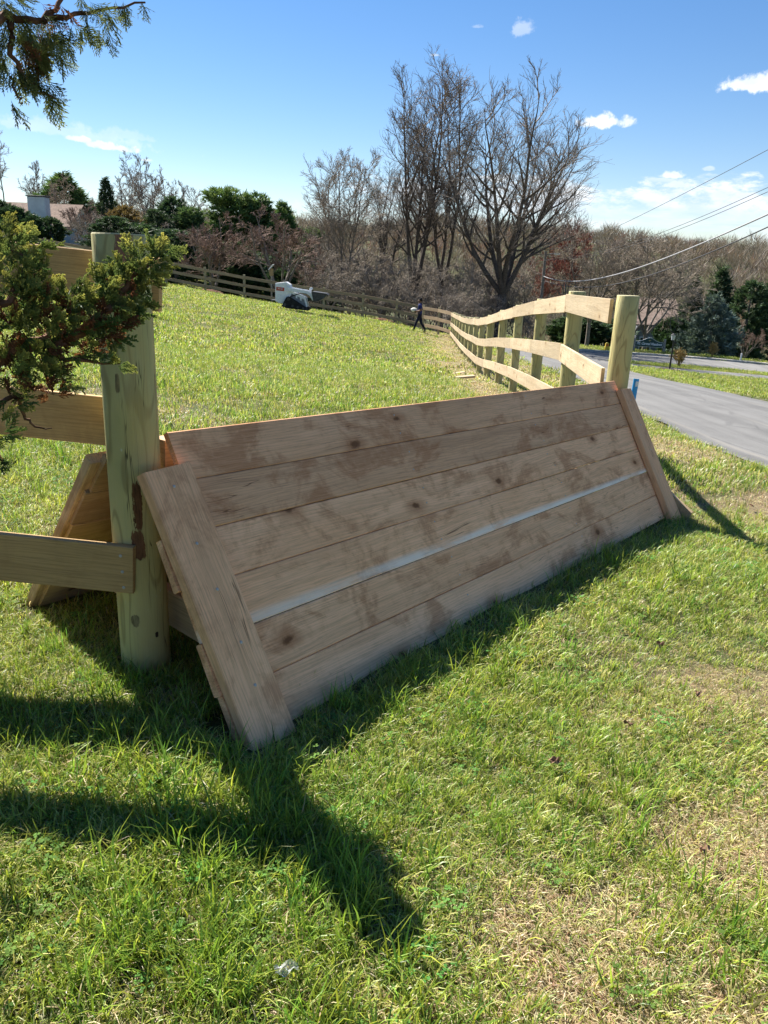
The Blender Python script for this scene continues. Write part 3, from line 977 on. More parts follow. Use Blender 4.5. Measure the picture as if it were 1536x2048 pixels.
# ------------------------------------------------------------------ fence across the far side of the paddock
fp = [Vector((3.17, 41.4, 0))] + [at(u, v, Y) for u, v, Y in FAR_POSTS]
fp[0].z = g1(3.17, 41.4)
fence_far = thing('board_fence', fp[6], 'long weathered three board fence across the far side of the paddock', 'fence')
far_post = box_mesh('post', 1.85, 0.13, 0.13, M_POST_FAR, 0.02, 0.0, seed=9)
ftops = []
for i, p in enumerate(fp):
    z = g1(p.x, p.y)
    ftops.append(Vector((p.x, p.y, z + 1.42)))
    if i:
        obj('post', far_post, fence_far, frame(Vector((p.x, p.y, z + 1.45 - 0.925)), Vector((0, 0, 1)), Vector((1, 0, 0))))
rail_runs(fence_far, ftops, 0.065 + 0.016, (0.06, 0.52, 0.97), 0.165, 0.026, M_RAIL_FAR)


# ------------------------------------------------------------------ grass
def leafy_material(name, trans=0.45, rough=0.5, attr='tint', spec=0.25, hue_var=0.06, val_var=0.35):
    m = bpy.data.materials.new(name)
    m.use_nodes = True
    nt = NT(m.node_tree)
    b = nt.n['Principled BSDF']
    a = nt.new('ShaderNodeAttribute', attribute_name=attr)
    rnd = nt.new('ShaderNodeObjectInfo').outputs['Random']
    hs = nt.new('ShaderNodeHueSaturation')
    nt.put(hs.inputs['Color'], a.outputs['Color'])
    nt.put(hs.inputs['Value'], nt.math('ADD', 1 - val_var / 2, nt.math('MULTIPLY', rnd, val_var)))
    nt.put(hs.inputs['Hue'], nt.math('ADD', 0.5 - hue_var / 2, nt.math('MULTIPLY', nt.math('FRACT', nt.math('MULTIPLY', rnd, 7.3)), hue_var)))
    c = hs.outputs[0]
    nt.put(b.inputs['Base Color'], c)
    b.inputs['Roughness'].default_value = rough
    b.inputs['Specular IOR Level'].default_value = spec
    tr = nt.new('ShaderNodeBsdfTranslucent')
    nt.put(tr.inputs['Color'], nt.mix(0.35, c, nt.mix(1.0, c, (1.0, 1.0, 0.25), 'MULTIPLY')))
    ms = nt.new('ShaderNodeMixShader')
    ms.inputs[0].default_value = trans
    nt.put(ms.inputs[1], b.outputs[0]); nt.put(ms.inputs[2], tr.outputs[0])
    nt.put(nt.n['Material Output'].inputs['Surface'], ms.outputs[0])
    return m


M_GRASS = leafy_material('grass_blades', 0.46, 0.40, spec=0.45, val_var=0.6)
M_CLOVER = leafy_material('clover_leaves', 0.35, 0.75, spec=0.1)
GREENS = np.array([(0.370, 0.465, 0.062), (0.255, 0.375, 0.045), (0.480, 0.525, 0.110), (0.150, 0.260, 0.045), (0.580, 0.570, 0.190)])
STRAWS = np.array([(0.66, 0.54, 0.31), (0.58, 0.45, 0.25), (0.74, 0.65, 0.42), (0.48, 0.34, 0.19), (0.60, 0.56, 0.31)])


def clump_mesh(name, seed, n, radius, hmin, hmax, wid, straw, flat, droop=1.0, pal=None):
    rs = np.random.RandomState(seed)
    V, F, Cc = [], [], []
    for i in range(n):
        dry = rs.rand() < straw
        a = rs.uniform(0, 6.28); rr_ = radius * math.sqrt(rs.rand())
        bx, by = rr_ * math.cos(a), rr_ * math.sin(a)
        h = rs.uniform(hmin, hmax) * (0.75 if dry else 1.0)
        lean = rs.uniform(0.15, 0.9) if not dry else rs.uniform(0.6, 1.5)
        lean = lean + flat * rs.uniform(0.2, 0.9)
        la = rs.uniform(0, 6.28)
        w = wid * rs.uniform(0.6, 1.25) * (0.8 if dry else 1)
        dx, dy = math.cos(la), math.sin(la)
        sx, sy = -dy, dx
        tw = rs.uniform(-0.6, 0.6)
        col = STRAWS[rs.randint(5)] * rs.uniform(0.75, 1.2) if dry else (GREENS if pal is None else GREENS[list(pal)])[rs.randint(5 if pal is None else len(pal))] * rs.uniform(0.7, 1.2)
        b = len(V)
        p = np.array([bx, by, -0.012]); th = lean * 0.25
        for k in range(4):
            f = k / 3.0
            ww = w * (1 - f ** 1.7) * 0.5
            if k < 3:
                c_, s_ = math.cos(tw * f), math.sin(tw * f)
                ox, oy = sx * c_ + dx * s_, sy * c_ + dy * s_
                V.append((p[0] - ox * ww, p[1] - oy * ww, p[2])); V.append((p[0] + ox * ww, p[1] + oy * ww, p[2] + 0.15 * ww))
                Cc += [col * (0.75 + 0.35 * f)] * 2  # colour darker towards the base, shade among the blades painted in
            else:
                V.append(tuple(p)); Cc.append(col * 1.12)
            st = h / 3.0
            p = p + np.array([dx * math.sin(th), dy * math.sin(th), math.cos(th)]) * st
            th = min(th + lean * 0.55 * droop, 1.75)
            if p[2] < 0.004:
                p[2] = 0.004
        F += [(b, b + 1, b + 3), (b, b + 3, b + 2), (b + 2, b + 3, b + 5), (b + 2, b + 5, b + 4), (b + 4, b + 5, b + 6)]
    return tri_mesh(name, V, F, M_GRASS, col=np.array(Cc))


def clover_mesh(seed):
    rs = np.random.RandomState(seed)
    V, F, Cc = [], [], []
    for i in range(16):
        a = rs.uniform(0, 6.28); r = 0.06 * math.sqrt(rs.rand()); h = rs.uniform(0.018, 0.045)
        c0 = np.array([r * math.cos(a), r * math.sin(a), h])
        col = np.array((0.13, 0.26, 0.055)) * rs.uniform(0.7, 1.25)
        t0 = rs.uniform(0, 6.28)
        for k in range(3):
            th = t0 + k * 2.094
            d = np.array([math.cos(th), math.sin(th), rs.uniform(-0.25, 0.35)]); n_ = np.array([-math.sin(th), math.cos(th), 0.0])
            L = rs.uniform(0.007, 0.011)
            b = len(V)
            V += [c0, c0 + d * L * 0.6 - n_ * L * 0.5, c0 + d * L * 1.1 - n_ * L * 0.25, c0 + d * L * 1.0, c0 + d * L * 1.1 + n_ * L * 0.25, c0 + d * L * 0.6 + n_ * L * 0.5]
            F += [(b, b + 1, b + 2), (b, b + 2, b + 3), (b, b + 3, b + 4), (b, b + 4, b + 5)]
            Cc += [col * 0.8] + [col] * 5
    return tri_mesh('c', np.array(V), F, M_CLOVER, col=np.array(Cc))


def make_source(name, meshes):
    c = bpy.data.collections.new(name)
    for i, me in enumerate(meshes):
        o = bpy.data.objects.new('%s_%02d' % (name, i), me)
        c.objects.link(o)
    return c


def instancer(name, P, rot, scl, idx, coll, label, mat=None):
    me = bpy.data.meshes.new(name)
    n = len(P)
    me.vertices.add(n)
    me.vertices.foreach_set('co', np.asarray(P, np.float32).ravel())
    for nm, typ, arr in (('rot', 'FLOAT_VECTOR', rot), ('scl', 'FLOAT_VECTOR', scl)):
        a = me.attributes.new(nm, typ, 'POINT')
        a.data.foreach_set('vector', np.asarray(arr, np.float32).ravel())
    a = me.attributes.new('idx', 'INT', 'POINT')
    a.data.foreach_set('value', np.asarray(idx, np.int32))
    o = obj(name, me)
    ng = bpy.data.node_groups.new(name + '_nodes', 'GeometryNodeTree')
    ng.interface.new_socket('Geometry', in_out='INPUT', socket_type='NodeSocketGeometry')
    ng.interface.new_socket('Geometry', in_out='OUTPUT', socket_type='NodeSocketGeometry')
    N, L = ng.nodes, ng.links
    gi, go = N.new('NodeGroupInput'), N.new('NodeGroupOutput')
    ci = N.new('GeometryNodeCollectionInfo')
    ci.inputs['Collection'].default_value = coll
    ci.inputs['Separate Children'].default_value = True
    ci.inputs['Reset Children'].default_value = True
    ip = N.new('GeometryNodeInstanceOnPoints')
    ip.inputs['Pick Instance'].default_value = True

    def named(nm, t):
        q = N.new('GeometryNodeInputNamedAttribute'); q.data_type = t
        q.inputs['Name'].default_value = nm
        return next(s for s in q.outputs if s.enabled)
    L.new(gi.outputs[0], ip.inputs['Points'])
    L.new(ci.outputs[0], ip.inputs['Instance'])
    L.new(named('idx', 'INT'), ip.inputs['Instance Index'])
    L.new(named('rot', 'FLOAT_VECTOR'), ip.inputs['Rotation'])
    L.new(named('scl', 'FLOAT_VECTOR'), ip.inputs['Scale'])
    L.new(ip.outputs[0], go.inputs[0])
    md = o.modifiers.new('scatter', 'NODES')
    md.node_group = ng
    return tag(o, label, kind='stuff')


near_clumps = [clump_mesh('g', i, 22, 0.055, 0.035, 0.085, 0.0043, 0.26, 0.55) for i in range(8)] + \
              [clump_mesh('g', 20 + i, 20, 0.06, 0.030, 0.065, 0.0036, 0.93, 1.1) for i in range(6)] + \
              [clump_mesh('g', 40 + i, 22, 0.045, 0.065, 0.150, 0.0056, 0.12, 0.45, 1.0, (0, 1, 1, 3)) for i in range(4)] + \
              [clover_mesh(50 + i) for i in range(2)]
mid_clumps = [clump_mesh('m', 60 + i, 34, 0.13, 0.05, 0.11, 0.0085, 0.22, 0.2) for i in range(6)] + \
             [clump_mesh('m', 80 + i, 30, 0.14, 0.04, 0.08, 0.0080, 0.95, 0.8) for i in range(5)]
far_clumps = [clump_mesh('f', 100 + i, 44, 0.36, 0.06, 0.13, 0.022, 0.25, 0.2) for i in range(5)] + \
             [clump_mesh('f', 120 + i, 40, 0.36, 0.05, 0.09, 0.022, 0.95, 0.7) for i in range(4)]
C_NEAR = make_source('near_turf', near_clumps)
C_MID = make_source('mid_turf', mid_clumps)
C_FAR = make_source('far_turf', far_clumps)


def in_coop_foot(x, y):
    """under the boards of the coop, where blades would pierce them"""
    q = (x - P0.x) * T2.x + (y - P0.y) * T2.y
    o_ = (x - P0.x) * N2.x + (y - P0.y) * N2.y
    along = (q > -0.14) & (q < 4.0)
    return along & ((np.abs(o_ - 0.545) < 0.062) | (np.abs(o_ + 0.60) < 0.06) | ((q < 0.14) & (o_ > 0.42) & (o_ < 0.655)))


def in_post(x, y, m=0.095):
    k = (x - P0.x) ** 2 + (y - P0.y) ** 2 < m * m
    for (a, b) in rp[:5]:
        k |= (x - a) ** 2 + (y - b) ** 2 < 0.09 ** 2
    return k


def scatter(name, seed, x0, x1, y0, y1, n, coll, n_green, n_dry, n_tuft, smin, smax, label, keep=None, tuft_p=0.0, dry_gain=1.0):
    rs = np.random.RandomState(seed)
    x = rs.uniform(x0, x1, n); y = rs.uniform(y0, y1, n)
    k = ~road_in(x, y, 0.02 - rs.rand(n) * 0.14) & ~in_coop_foot(x, y) & ~in_post(x, y)
    if keep is not None:
        k &= keep(x, y, rs)
    sb = bare(x, y)
    k &= rs.rand(n) > sb * 1.1
    x, y = x[k], y[k]
    n = len(x)
    z = ground_z(x, y)
    near_w = np.exp(-((x / 8) ** 2 + (y / 10) ** 2))
    z = z + 0.010 * near_w * wob(x * 2.2, y * 2.2) + 0.03 * wob(x * 0.4, y * 0.4) * sstep(y, 8, 20) * (1 - sstep(y, 35, 45))
    d = dryness(x, y) * dry_gain
    dry = rs.rand(n) < np.clip(d * 1.15, 0.04, 0.93)
    idx = np.where(dry, n_green + rs.randint(0, n_dry, n), rs.randint(0, n_green, n))
    if n_tuft:
        lush = 1 + 2.0 * (1 - sstep(x, -0.1, 0.45)) * (1 - sstep(y, 1.5, 2.1))
        tf = (rs.rand(n) < tuft_p * lush * np.clip(0.9 + 1.2 * wob(x * 1.6, y * 1.6, 4, 10), 0, 3.2)) & ~dry
        idx = np.where(tf, n_green + n_dry + rs.randint(0, n_tuft, n), idx)
        cv = (rs.rand(n) < 0.02 + 0.05 * sstep(wob(x * 2.1 + 3, y * 1.9, 0, 8), 0.5, 1.3)) & ~dry & ~tf
        idx = np.where(cv, n_green + n_dry + n_tuft + rs.randint(0, 2, n), idx)
    s = rs.uniform(smin, smax, n) * (0.85 + 0.18 * np.clip(wob(x * 1.1, y * 1.2, 1, 8), -1.2, 1.6))
    rot = np.stack([rs.normal(0, 0.12, n), rs.normal(0, 0.12, n), rs.uniform(0, 6.283, n)], -1)
    scl = np.stack([s, s, s * rs.uniform(0.8, 1.2, n)], -1)
    return instancer(name, np.stack([x, y, z], -1), rot, scl, idx, coll, label)


def wedge(m, lo, hi):
    # what the lens could take in, with a margin of a step to each side
    return lambda x, y, rs: (np.abs(x) < 0.62 * y + m) & (y > lo) & (y < hi)


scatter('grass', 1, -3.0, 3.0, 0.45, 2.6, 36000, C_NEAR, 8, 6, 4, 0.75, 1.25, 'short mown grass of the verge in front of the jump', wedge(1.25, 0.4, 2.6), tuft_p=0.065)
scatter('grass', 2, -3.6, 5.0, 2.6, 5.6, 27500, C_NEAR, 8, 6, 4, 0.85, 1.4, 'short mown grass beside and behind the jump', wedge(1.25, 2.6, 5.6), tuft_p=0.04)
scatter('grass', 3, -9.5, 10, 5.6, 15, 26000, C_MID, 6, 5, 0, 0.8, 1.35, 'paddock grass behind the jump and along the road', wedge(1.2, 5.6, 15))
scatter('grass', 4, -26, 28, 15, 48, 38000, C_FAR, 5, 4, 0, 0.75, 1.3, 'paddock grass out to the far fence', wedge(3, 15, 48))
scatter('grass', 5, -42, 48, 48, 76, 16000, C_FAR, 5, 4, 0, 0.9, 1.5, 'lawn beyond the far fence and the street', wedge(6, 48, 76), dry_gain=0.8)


# ------------------------------------------------------------------ trees
def bark_material(name, col, var=0.25):
    return plain(name, col, 0.9, 0.15, var=var, scale=9)


M_BARK_DARK = bark_material('dark_bark', (0.10, 0.082, 0.068))
M_BARK_GREY = bark_material('grey_bark', (0.20, 0.175, 0.15))
M_TWIG = bark_material('brown_twigs', (0.235, 0.195, 0.160))
M_TWIG_GREY = bark_material('grey_twigs', (0.32, 0.27, 0.215))
M_TWIG_THK = bark_material('pale_brown_twigs', (0.25, 0.21, 0.17))
M_TWIG_RED = bark_material('red_budding_twigs', (0.230, 0.085, 0.062))
M_TWIG_PINK = bark_material('pinkish_twigs', (0.25, 0.175, 0.14))
M_NEEDLE = leafy_material('needles', 0.25, 0.6, spec=0.15, hue_var=0.02, val_var=0.15)


def unit(v):
    return v / (np.linalg.norm(v) + 1e-9)


def tilt_dir(rs, d, ang):
    ref = np.array([0, 0, 1.0]) if abs(d[2]) < 0.9 else np.array([1.0, 0, 0])
    a = unit(np.cross(d, ref)); b = np.cross(d, a)
    ph = rs.uniform(0, 6.283)
    return unit(d * math.cos(ang) + (a * math.cos(ph) + b * math.sin(ph)) * math.sin(ang))


def spawn(rs, P, m, flo, fhi, ratio, fa, fb, ang, nseg, wig, grav):
    """m children on each of the polylines P (N x K x 3)"""
    N, K, _ = P.shape
    f = flo + (fhi - flo) * (np.arange(m)[None, :] + rs.rand(N, m)) / m
    x = f * (K - 1); i = np.minimum(x.astype(int), K - 2); t = (x - i)[..., None]
    nn = np.arange(N)[:, None]
    base = P[nn, i] * (1 - t) + P[nn, i + 1] * t
    d = P[nn, i + 1] - P[nn, i]
    d /= np.linalg.norm(d, axis=-1, keepdims=True) + 1e-9
    r = rs.normal(0, 1, d.shape)
    r -= (r * d).sum(-1, keepdims=True) * d
    r /= np.linalg.norm(r, axis=-1, keepdims=True) + 1e-9
    A = rs.uniform(ang[0], ang[1], (N, m, 1))
    d = d * np.cos(A) + r * np.sin(A)
    plen = np.linalg.norm(np.diff(P, axis=1), axis=-1).sum(1)[:, None]
    L = (plen * ratio * (fa - fb * f) * rs.uniform(0.65, 1.25, (N, m)))[..., None]
    out = [base]
    for q in range(nseg):
        d = d + rs.normal(0, wig, d.shape) + np.array([0, 0, grav])
        d /= np.linalg.norm(d, axis=-1, keepdims=True) + 1e-9
        out.append(out[-1] + d * L / nseg)
    return np.stack(out, 2).reshape(N * m, nseg + 1, 3), f.ravel()


def bare_tree(seed, H, r0, stems=1, fork=0.3, limbs=9, subs=7, twigs=6, ends=4, spread=0.55, up=0.25, droop=0.0, wig=0.16,
              limb_len=0.5, twig_r=0.011, lean=0.06, low=0.3):
    """trunk and limbs, and the twigs of the crown, as lists of (polylines, first radius, last radius)"""
    rs = np.random.RandomState(seed)

    def one(p, d, L, n, wig_, grav):
        P = [np.array(p, float)]; d = np.array(d, float)
        for i in range(n):
            d = unit(d + rs.normal(0, wig_, 3) + np.array([0, 0, grav]))
            P.append(P[-1] + d * L / n)
        return np.array(P)
    big, small = [], []
    fz = H * fork
    base = one((0, 0, -0.3), unit(np.array([rs.normal(0, lean), rs.normal(0, lean), 1.0])), fz + 0.3, 6, wig * 0.3, 0.05)
    big.append((base[None], r0, r0 * 0.8))
    lead = []
    for k in range(stems):
        a = 6.283 * (k + rs.uniform(-0.25, 0.25)) / stems
        sp = spread * rs.uniform(0.35, 1.0)
        d = unit(np.array([math.cos(a) * sp, math.sin(a) * sp, 1.0]))
        lead.append(one(base[-1] - np.array([0, 0, 0.05]), d, (H - fz) * rs.uniform(0.80, 1.04), 12, wig * 0.5, 0.07))
    lead = np.array(lead)
    big.append((lead, r0 * (0.8 if stems == 1 else 0.50), twig_r * 1.6))
    P1, f1 = spawn(rs, lead, max(4, limbs // stems), low, 0.98, limb_len, 1.15, 0.72, (0.5, 1.05), 8, wig, up * 0.35 - droop * 0.2)
    big.append((P1[f1 < 0.6], max(r0 * 0.22, twig_r * 2.5), twig_r * 1.4))
    small.append((P1[f1 >= 0.6], max(r0 * 0.12, twig_r * 2.0), twig_r * 1.2))
    P2, f2 = spawn(rs, P1, subs, 0.15, 1.0, 0.55, 1.15, 0.6, (0.35, 0.85), 5, wig * 1.1, up * 0.3 - droop * 0.3)
    small.append((P2, twig_r * 1.7, twig_r))
    P3, f3 = spawn(rs, P2, twigs, 0.15, 1.0, 0.60, 1.1, 0.4, (0.3, 0.8), 3, wig * 1.1, up * 0.3 - droop * 0.35)
    small.append((P3, twig_r, twig_r * 0.7))
    if ends:
        P4, f4 = spawn(rs, P3, ends, 0.2, 1.0, 0.62, 1.05, 0.3, (0.3, 0.75), 2, wig, up * 0.3 - droop * 0.4)
        small.append((P4, twig_r * 0.75, twig_r * 0.45))
    return big, small


def tube_batches(batches, sides):
    Vs, Fs, base = [], [], 0
    ang = np.arange(sides) * 2 * math.pi / sides
    ca, sa = np.cos(ang), np.sin(ang)
    for P, ra, rb in batches:
        N, K, _ = P.shape
        if not N:
            continue
        T = np.gradient(P, axis=1)
        T /= np.linalg.norm(T, axis=-1, keepdims=True) + 1e-9
        ref = np.where(np.abs(T[..., 2:3]) > 0.9, np.array([1.0, 0, 0]), np.array([0, 0, 1.0]))
        A = np.cross(T, ref); A /= np.linalg.norm(A, axis=-1, keepdims=True) + 1e-9
        B = np.cross(T, A)
        r = np.linspace(ra, rb, K)[None, :, None, None]
        ring = P[:, :, None, :] + r * (A[:, :, None, :] * ca[None, None, :, None] + B[:, :, None, :] * sa[None, None, :, None])
        Vs.append(ring.reshape(-1, 3))
        n_ = np.arange(N)[:, None, None] * (K * sides)
        i = np.arange(K - 1)[None, :, None] * sides
        k = np.arange(sides)[None, None, :]; k2 = (k + 1) % sides
        q = np.stack([n_ + i + k, n_ + i + k2, n_ + i + sides + k2, n_ + i + sides + k], -1).reshape(-1, 4) + base
        Fs.append(q)
        base += N * K * sides
    return np.concatenate(Vs), np.concatenate(Fs)


def tree_meshes(name, chains, m_trunk, m_twig):
    big, small = chains
    V, F = tube_batches(big, 7)
    a = tri_mesh(name + '_trunk', V, F, m_trunk, smooth=True)
    V, F = tube_batches(small, 3)
    b = tri_mesh(name + '_crown', V, F, m_twig)
    return a, b


def plant_tree(name, meshes, x, y, s, rz, label, cat='tree', group=None, dz=0.0, tilt=0.0):
    z = float(ground_z(np.array([x]), np.array([y]))[0]) - 0.05 + dz
    t = thing(name, (x, y, z), label, cat, group)
    t.matrix_basis = Matrix.Translation((x, y, z)) @ Matrix.Rotation(tilt, 4, 'Y') @ Matrix.Rotation(rz, 4, 'Z') @ Matrix.Diagonal((s[0], s[0], s[1], 1) if isinstance(s, tuple) else (s, s, s, 1))
    for nm, me in zip(('trunk', 'crown'), meshes):
        o = bpy.data.objects.new(nm, me); COL.objects.link(o); o.parent = t
    return t


def gx_at(u, Y):
    return at(u, 540, Y).x


# the tall bare trees by the far corner
tall_a = tree_meshes('tall_a', bare_tree(11, 19.2, 0.36, stems=4, fork=0.10, limbs=84, subs=7, twigs=5, ends=1, spread=0.20, up=0.20, limb_len=0.27, wig=0.10, low=0.24, twig_r=0.0115), M_BARK_DARK, M_TWIG)
tall_b = tree_meshes('tall_b', bare_tree(12, 18.4, 0.34, stems=3, fork=0.16, limbs=69, subs=7, twigs=5, ends=1, spread=0.22, up=0.12, limb_len=0.28, wig=0.15, low=0.28, twig_r=0.0115), M_BARK_DARK, M_TWIG)
wide_c = tree_meshes('wide_c', bare_tree(15, 17.0, 0.40, stems=7, fork=0.22, limbs=98, subs=7, twigs=5, ends=1, spread=0.95, up=0.20, limb_len=0.40, wig=0.10, low=0.20, twig_r=0.0110), M_BARK_DARK, M_TWIG)
small_d = tree_meshes('small_d', bare_tree(17, 11.5, 0.20, stems=3, fork=0.10, limbs=60, subs=8, twigs=5, ends=3, spread=0.38, up=0.14, limb_len=0.38, wig=0.15, low=0.28, twig_r=0.011), M_BARK_GREY, M_TWIG_GREY)
plant_tree('bare_tree', tall_a, gx_at(822, 62), 62, (1.0, 1.0), 0.4, 'tallest slender bare tree with dark stems behind the walking person')
plant_tree('bare_tree', tall_b, gx_at(884, 65), 65, (0.95, 1.0), 1.4, 'tall crooked bare tree just right of the tallest one')
plant_tree('bare_tree', wide_c, gx_at(1003, 56), 56, (1.05, 0.92), 2.2, 'wide spreading bare tree with forked dark trunk behind the fence')
plant_tree('bare_tree', small_d, gx_at(682, 60), 60, (0.95, 1.0), 0.2, 'smaller grey bare tree with two crooked stems left of the tall ones')
plant_tree('bare_tree', tall_b, gx_at(770, 74), 74, (0.85, 0.72), 4.4, 'thin bare tree half hidden behind the tallest one on its left')

# thicket under them
thk = [tree_meshes('thk%d' % i, bare_tree(30 + i, 6.5, 0.09, stems=4, fork=0.06, limbs=16, subs=6, twigs=6, ends=4, spread=0.75, up=0.06, droop=0.12, limb_len=0.5, wig=0.26, low=0.12, twig_r=0.012),
                   M_BARK_GREY, (M_TWIG_THK, M_TWIG_GREY, M_TWIG_THK)[i]) for i in range(3)]
rs = np.random.RandomState(8)
for i in range(28):
    u = 640 + 440 * (i + rs.rand()) / 28
    Y = rs.uniform(52, 60) if i % 3 else rs.uniform(60, 68)
    s = rs.uniform(0.5, 1.0) * (1.2 if i % 3 == 0 else 0.9)
    plant_tree('thicket_shrub', thk[i % 3], gx_at(u, Y), Y, (s * 1.15, s), rs.uniform(0, 6.28), 'tangled bare brown shrub in the thicket under the tall bare trees', 'shrub', 'tangled shrubs of the thicket')

for i in range(9):
    u = 215 + 430 * (i + rs.rand()) / 9
    Y = rs.uniform(72, 80)
    s = rs.uniform(0.5, 0.8)
    plant_tree('thicket_shrub', thk[i % 3], gx_at(u, Y), Y, (s * 1.3, s), rs.uniform(0, 6.28), 'bare shrub in the mixed hedgerow beyond the far fence, left of the thicket', 'shrub', 'bare shrubs of the hedgerow')
# pinkish vase-shaped trees beyond the far fence
vase = tree_meshes('vase', bare_tree(41, 5.0, 0.13, stems=7, fork=0.14, limbs=34, subs=7, twigs=6, ends=4, spread=1.15, up=0.10, limb_len=0.42, wig=0.13, low=0.3, twig_r=0.011), M_BARK_GREY, M_TWIG_PINK)
vase2 = tree_meshes('vase2', bare_tree(42, 4.6, 0.11, stems=6, fork=0.12, limbs=30, subs=7, twigs=6, ends=5, spread=1.0, up=0.14, limb_len=0.45, wig=0.15, low=0.25, twig_r=0.011), M_BARK_GREY, M_TWIG_PINK)
plant_tree('ornamental_tree', vase, gx_at(562, 54), 54, (1.55, 1.2), 0.6, 'pinkish bare vase shaped tree behind the white loader')
plant_tree('ornamental_tree', vase2, gx_at(432, 57), 57, (1.45, 1.15), 2.0, 'purplish bare rounded tree left of the vase shaped one')
plant_tree('ornamental_tree', vase2, gx_at(178, 76), 76, (0.95, 1.05), 3.0, 'reddish bare shrubby tree in front of the house roof')
plant_tree('ornamental_tree', vase, gx_at(622, 58), 58, (0.8, 0.9), 3.6, 'low bare tree between the loader and the grey tree')

# bare trees by the street
strt = tree_meshes('strt', bare_tree(51, 8.0, 0.17, stems=5, fork=0.22, limbs=36, subs=7, twigs=6, ends=4, spread=0.95, up=0.12, limb_len=0.45, wig=0.16, low=0.25, twig_r=0.011), M_BARK_GREY, M_TWIG_GREY)
strt2 = tree_meshes('strt2', bare_tree(52, 8.5, 0.19, stems=4, fork=0.15, limbs=34, subs=7, twigs=6, ends=4, spread=1.0, up=0.10, limb_len=0.5, wig=0.18, low=0.25, twig_r=0.012), M_BARK_GREY, M_TWIG_GREY)
redt = tree_meshes('redt', bare_tree(53, 11, 0.2, stems=4, fork=0.2, limbs=34, subs=7, twigs=6, ends=4, spread=0.6, up=0.2, limb_len=0.38, wig=0.15, low=0.25, twig_r=0.016), M_BARK_GREY, M_TWIG_RED)
plant_tree('bare_tree', strt, gx_at(1190, 61), 61, (1.05, 1.05), 0.3, 'grey bare tree with short stout trunk seen through the fence left of the end post')
plant_tree('bare_tree', strt2, gx_at(1280, 60), 60, (1.0, 0.95), 1.0, 'grey bare tree just behind the left half of the green sign')
plant_tree('bare_tree', strt2, gx_at(1310, 61), 61, (1.1, 1.0), 2.6, 'leaning bare tree behind the right half of the green sign', tilt=0.10)
plant_tree('bare_tree', redt, gx_at(1142, 84), 84, (1.0, 1.1), 0.0, 'bare tree with red budding crown right of the spreading tree')
plant_tree('bare_tree', redt, gx_at(1085, 96), 96, (0.9, 0.9), 2.0, 'fainter red budding tree behind the spreading tree')
wood = [tree_meshes('wood%d' % i, bare_tree(70 + i, 13, 0.2, stems=3, fork=0.25, limbs=24, subs=6, twigs=6, ends=3, spread=0.45, up=0.2, limb_len=0.36, wig=0.17, low=0.3, twig_r=0.018), M_BARK_GREY, (M_TWIG_GREY, M_TWIG)[i]) for i in range(2)]
for i, (u, Y, s) in enumerate([(1180, 100, 0.62), (1225, 112, 0.7), (1270, 96, 0.55), (1330, 105, 0.62), (1385, 118, 0.66), (1440, 108, 0.55), (1500, 115, 0.6), (1120, 118, 0.66), (1545, 100, 0.55), (1360, 88, 0.45), (1240, 84, 0.42)]):
    plant_tree('bare_tree', wood[i % 2], gx_at(u, Y), Y, s, i * 1.3, 'small bare tree in the valley between the street and the wooded ridge', 'tree', 'bare trees in the valley')
for i, (u, Y, s, lb) in enumerate([(20, 118, 1.15, 'tall bare tree at the left edge behind the house'), (75, 130, 1.1, 'bare tree rising behind the house chimney'),
                                   (250, 112, 0.95, 'leftmost of the grey bare trees between the evergreens'), (300, 118, 1.10, 'middle one of the grey bare trees between the evergreens'),
                                   (352, 114, 1.02, 'rightmost of the grey bare trees between the evergreens'), (-60, 120, 1.1, 'bare tree just beyond the left edge')][:5]):
    plant_tree('bare_tree', wood[i % 2], gx_at(u, Y), Y, (s * 0.9, s), i * 0.9, lb)


for i in range(9):
    u = 110 + 520 * (i + 0.5 + 0.35 * math.sin(i * 2.1)) / 9
    Y = 104 + 8 * math.sin(i * 1.3)
    plant_tree('bare_tree', wood[i % 2], gx_at(u, Y), Y, (0.85, 0.62 + 0.10 * math.sin(i * 2.9)), i * 0.7, 'grey bare tree low in the band behind the pines and the house', 'tree', 'grey bare trees behind the pines')


# ---- evergreens
def bursts(P, Dn, L, w, k, cols, rs, cone=0.9):
    n = len(P)
    d = Dn[:, None, :] + rs.normal(0, cone, (n, k, 3))
    d /= np.linalg.norm(d, axis=2, keepdims=True) + 1e-9
    side = np.cross(d, rs.normal(0, 1, (n, k, 3))); side /= np.linalg.norm(side, axis=2, keepdims=True) + 1e-9
    LL = L[:, None, None] * rs.uniform(0.6, 1.2, (n, k, 1))
    ww = w[:, None, None]
    b = P[:, None, :] + rs.normal(0, 0.15, (n, k, 3)) * L[:, None, None]
    V = np.stack([b - side * ww, b + side * ww, b + d * LL], 2).reshape(-1, 3)
    F = np.arange(len(V)).reshape(-1, 3)
    C_ = np.repeat(cols * 1.0, k * 3, 0) * rs.uniform(0.7, 1.3, (n * k, 1)).repeat(3, 0)
    return V, F, C_


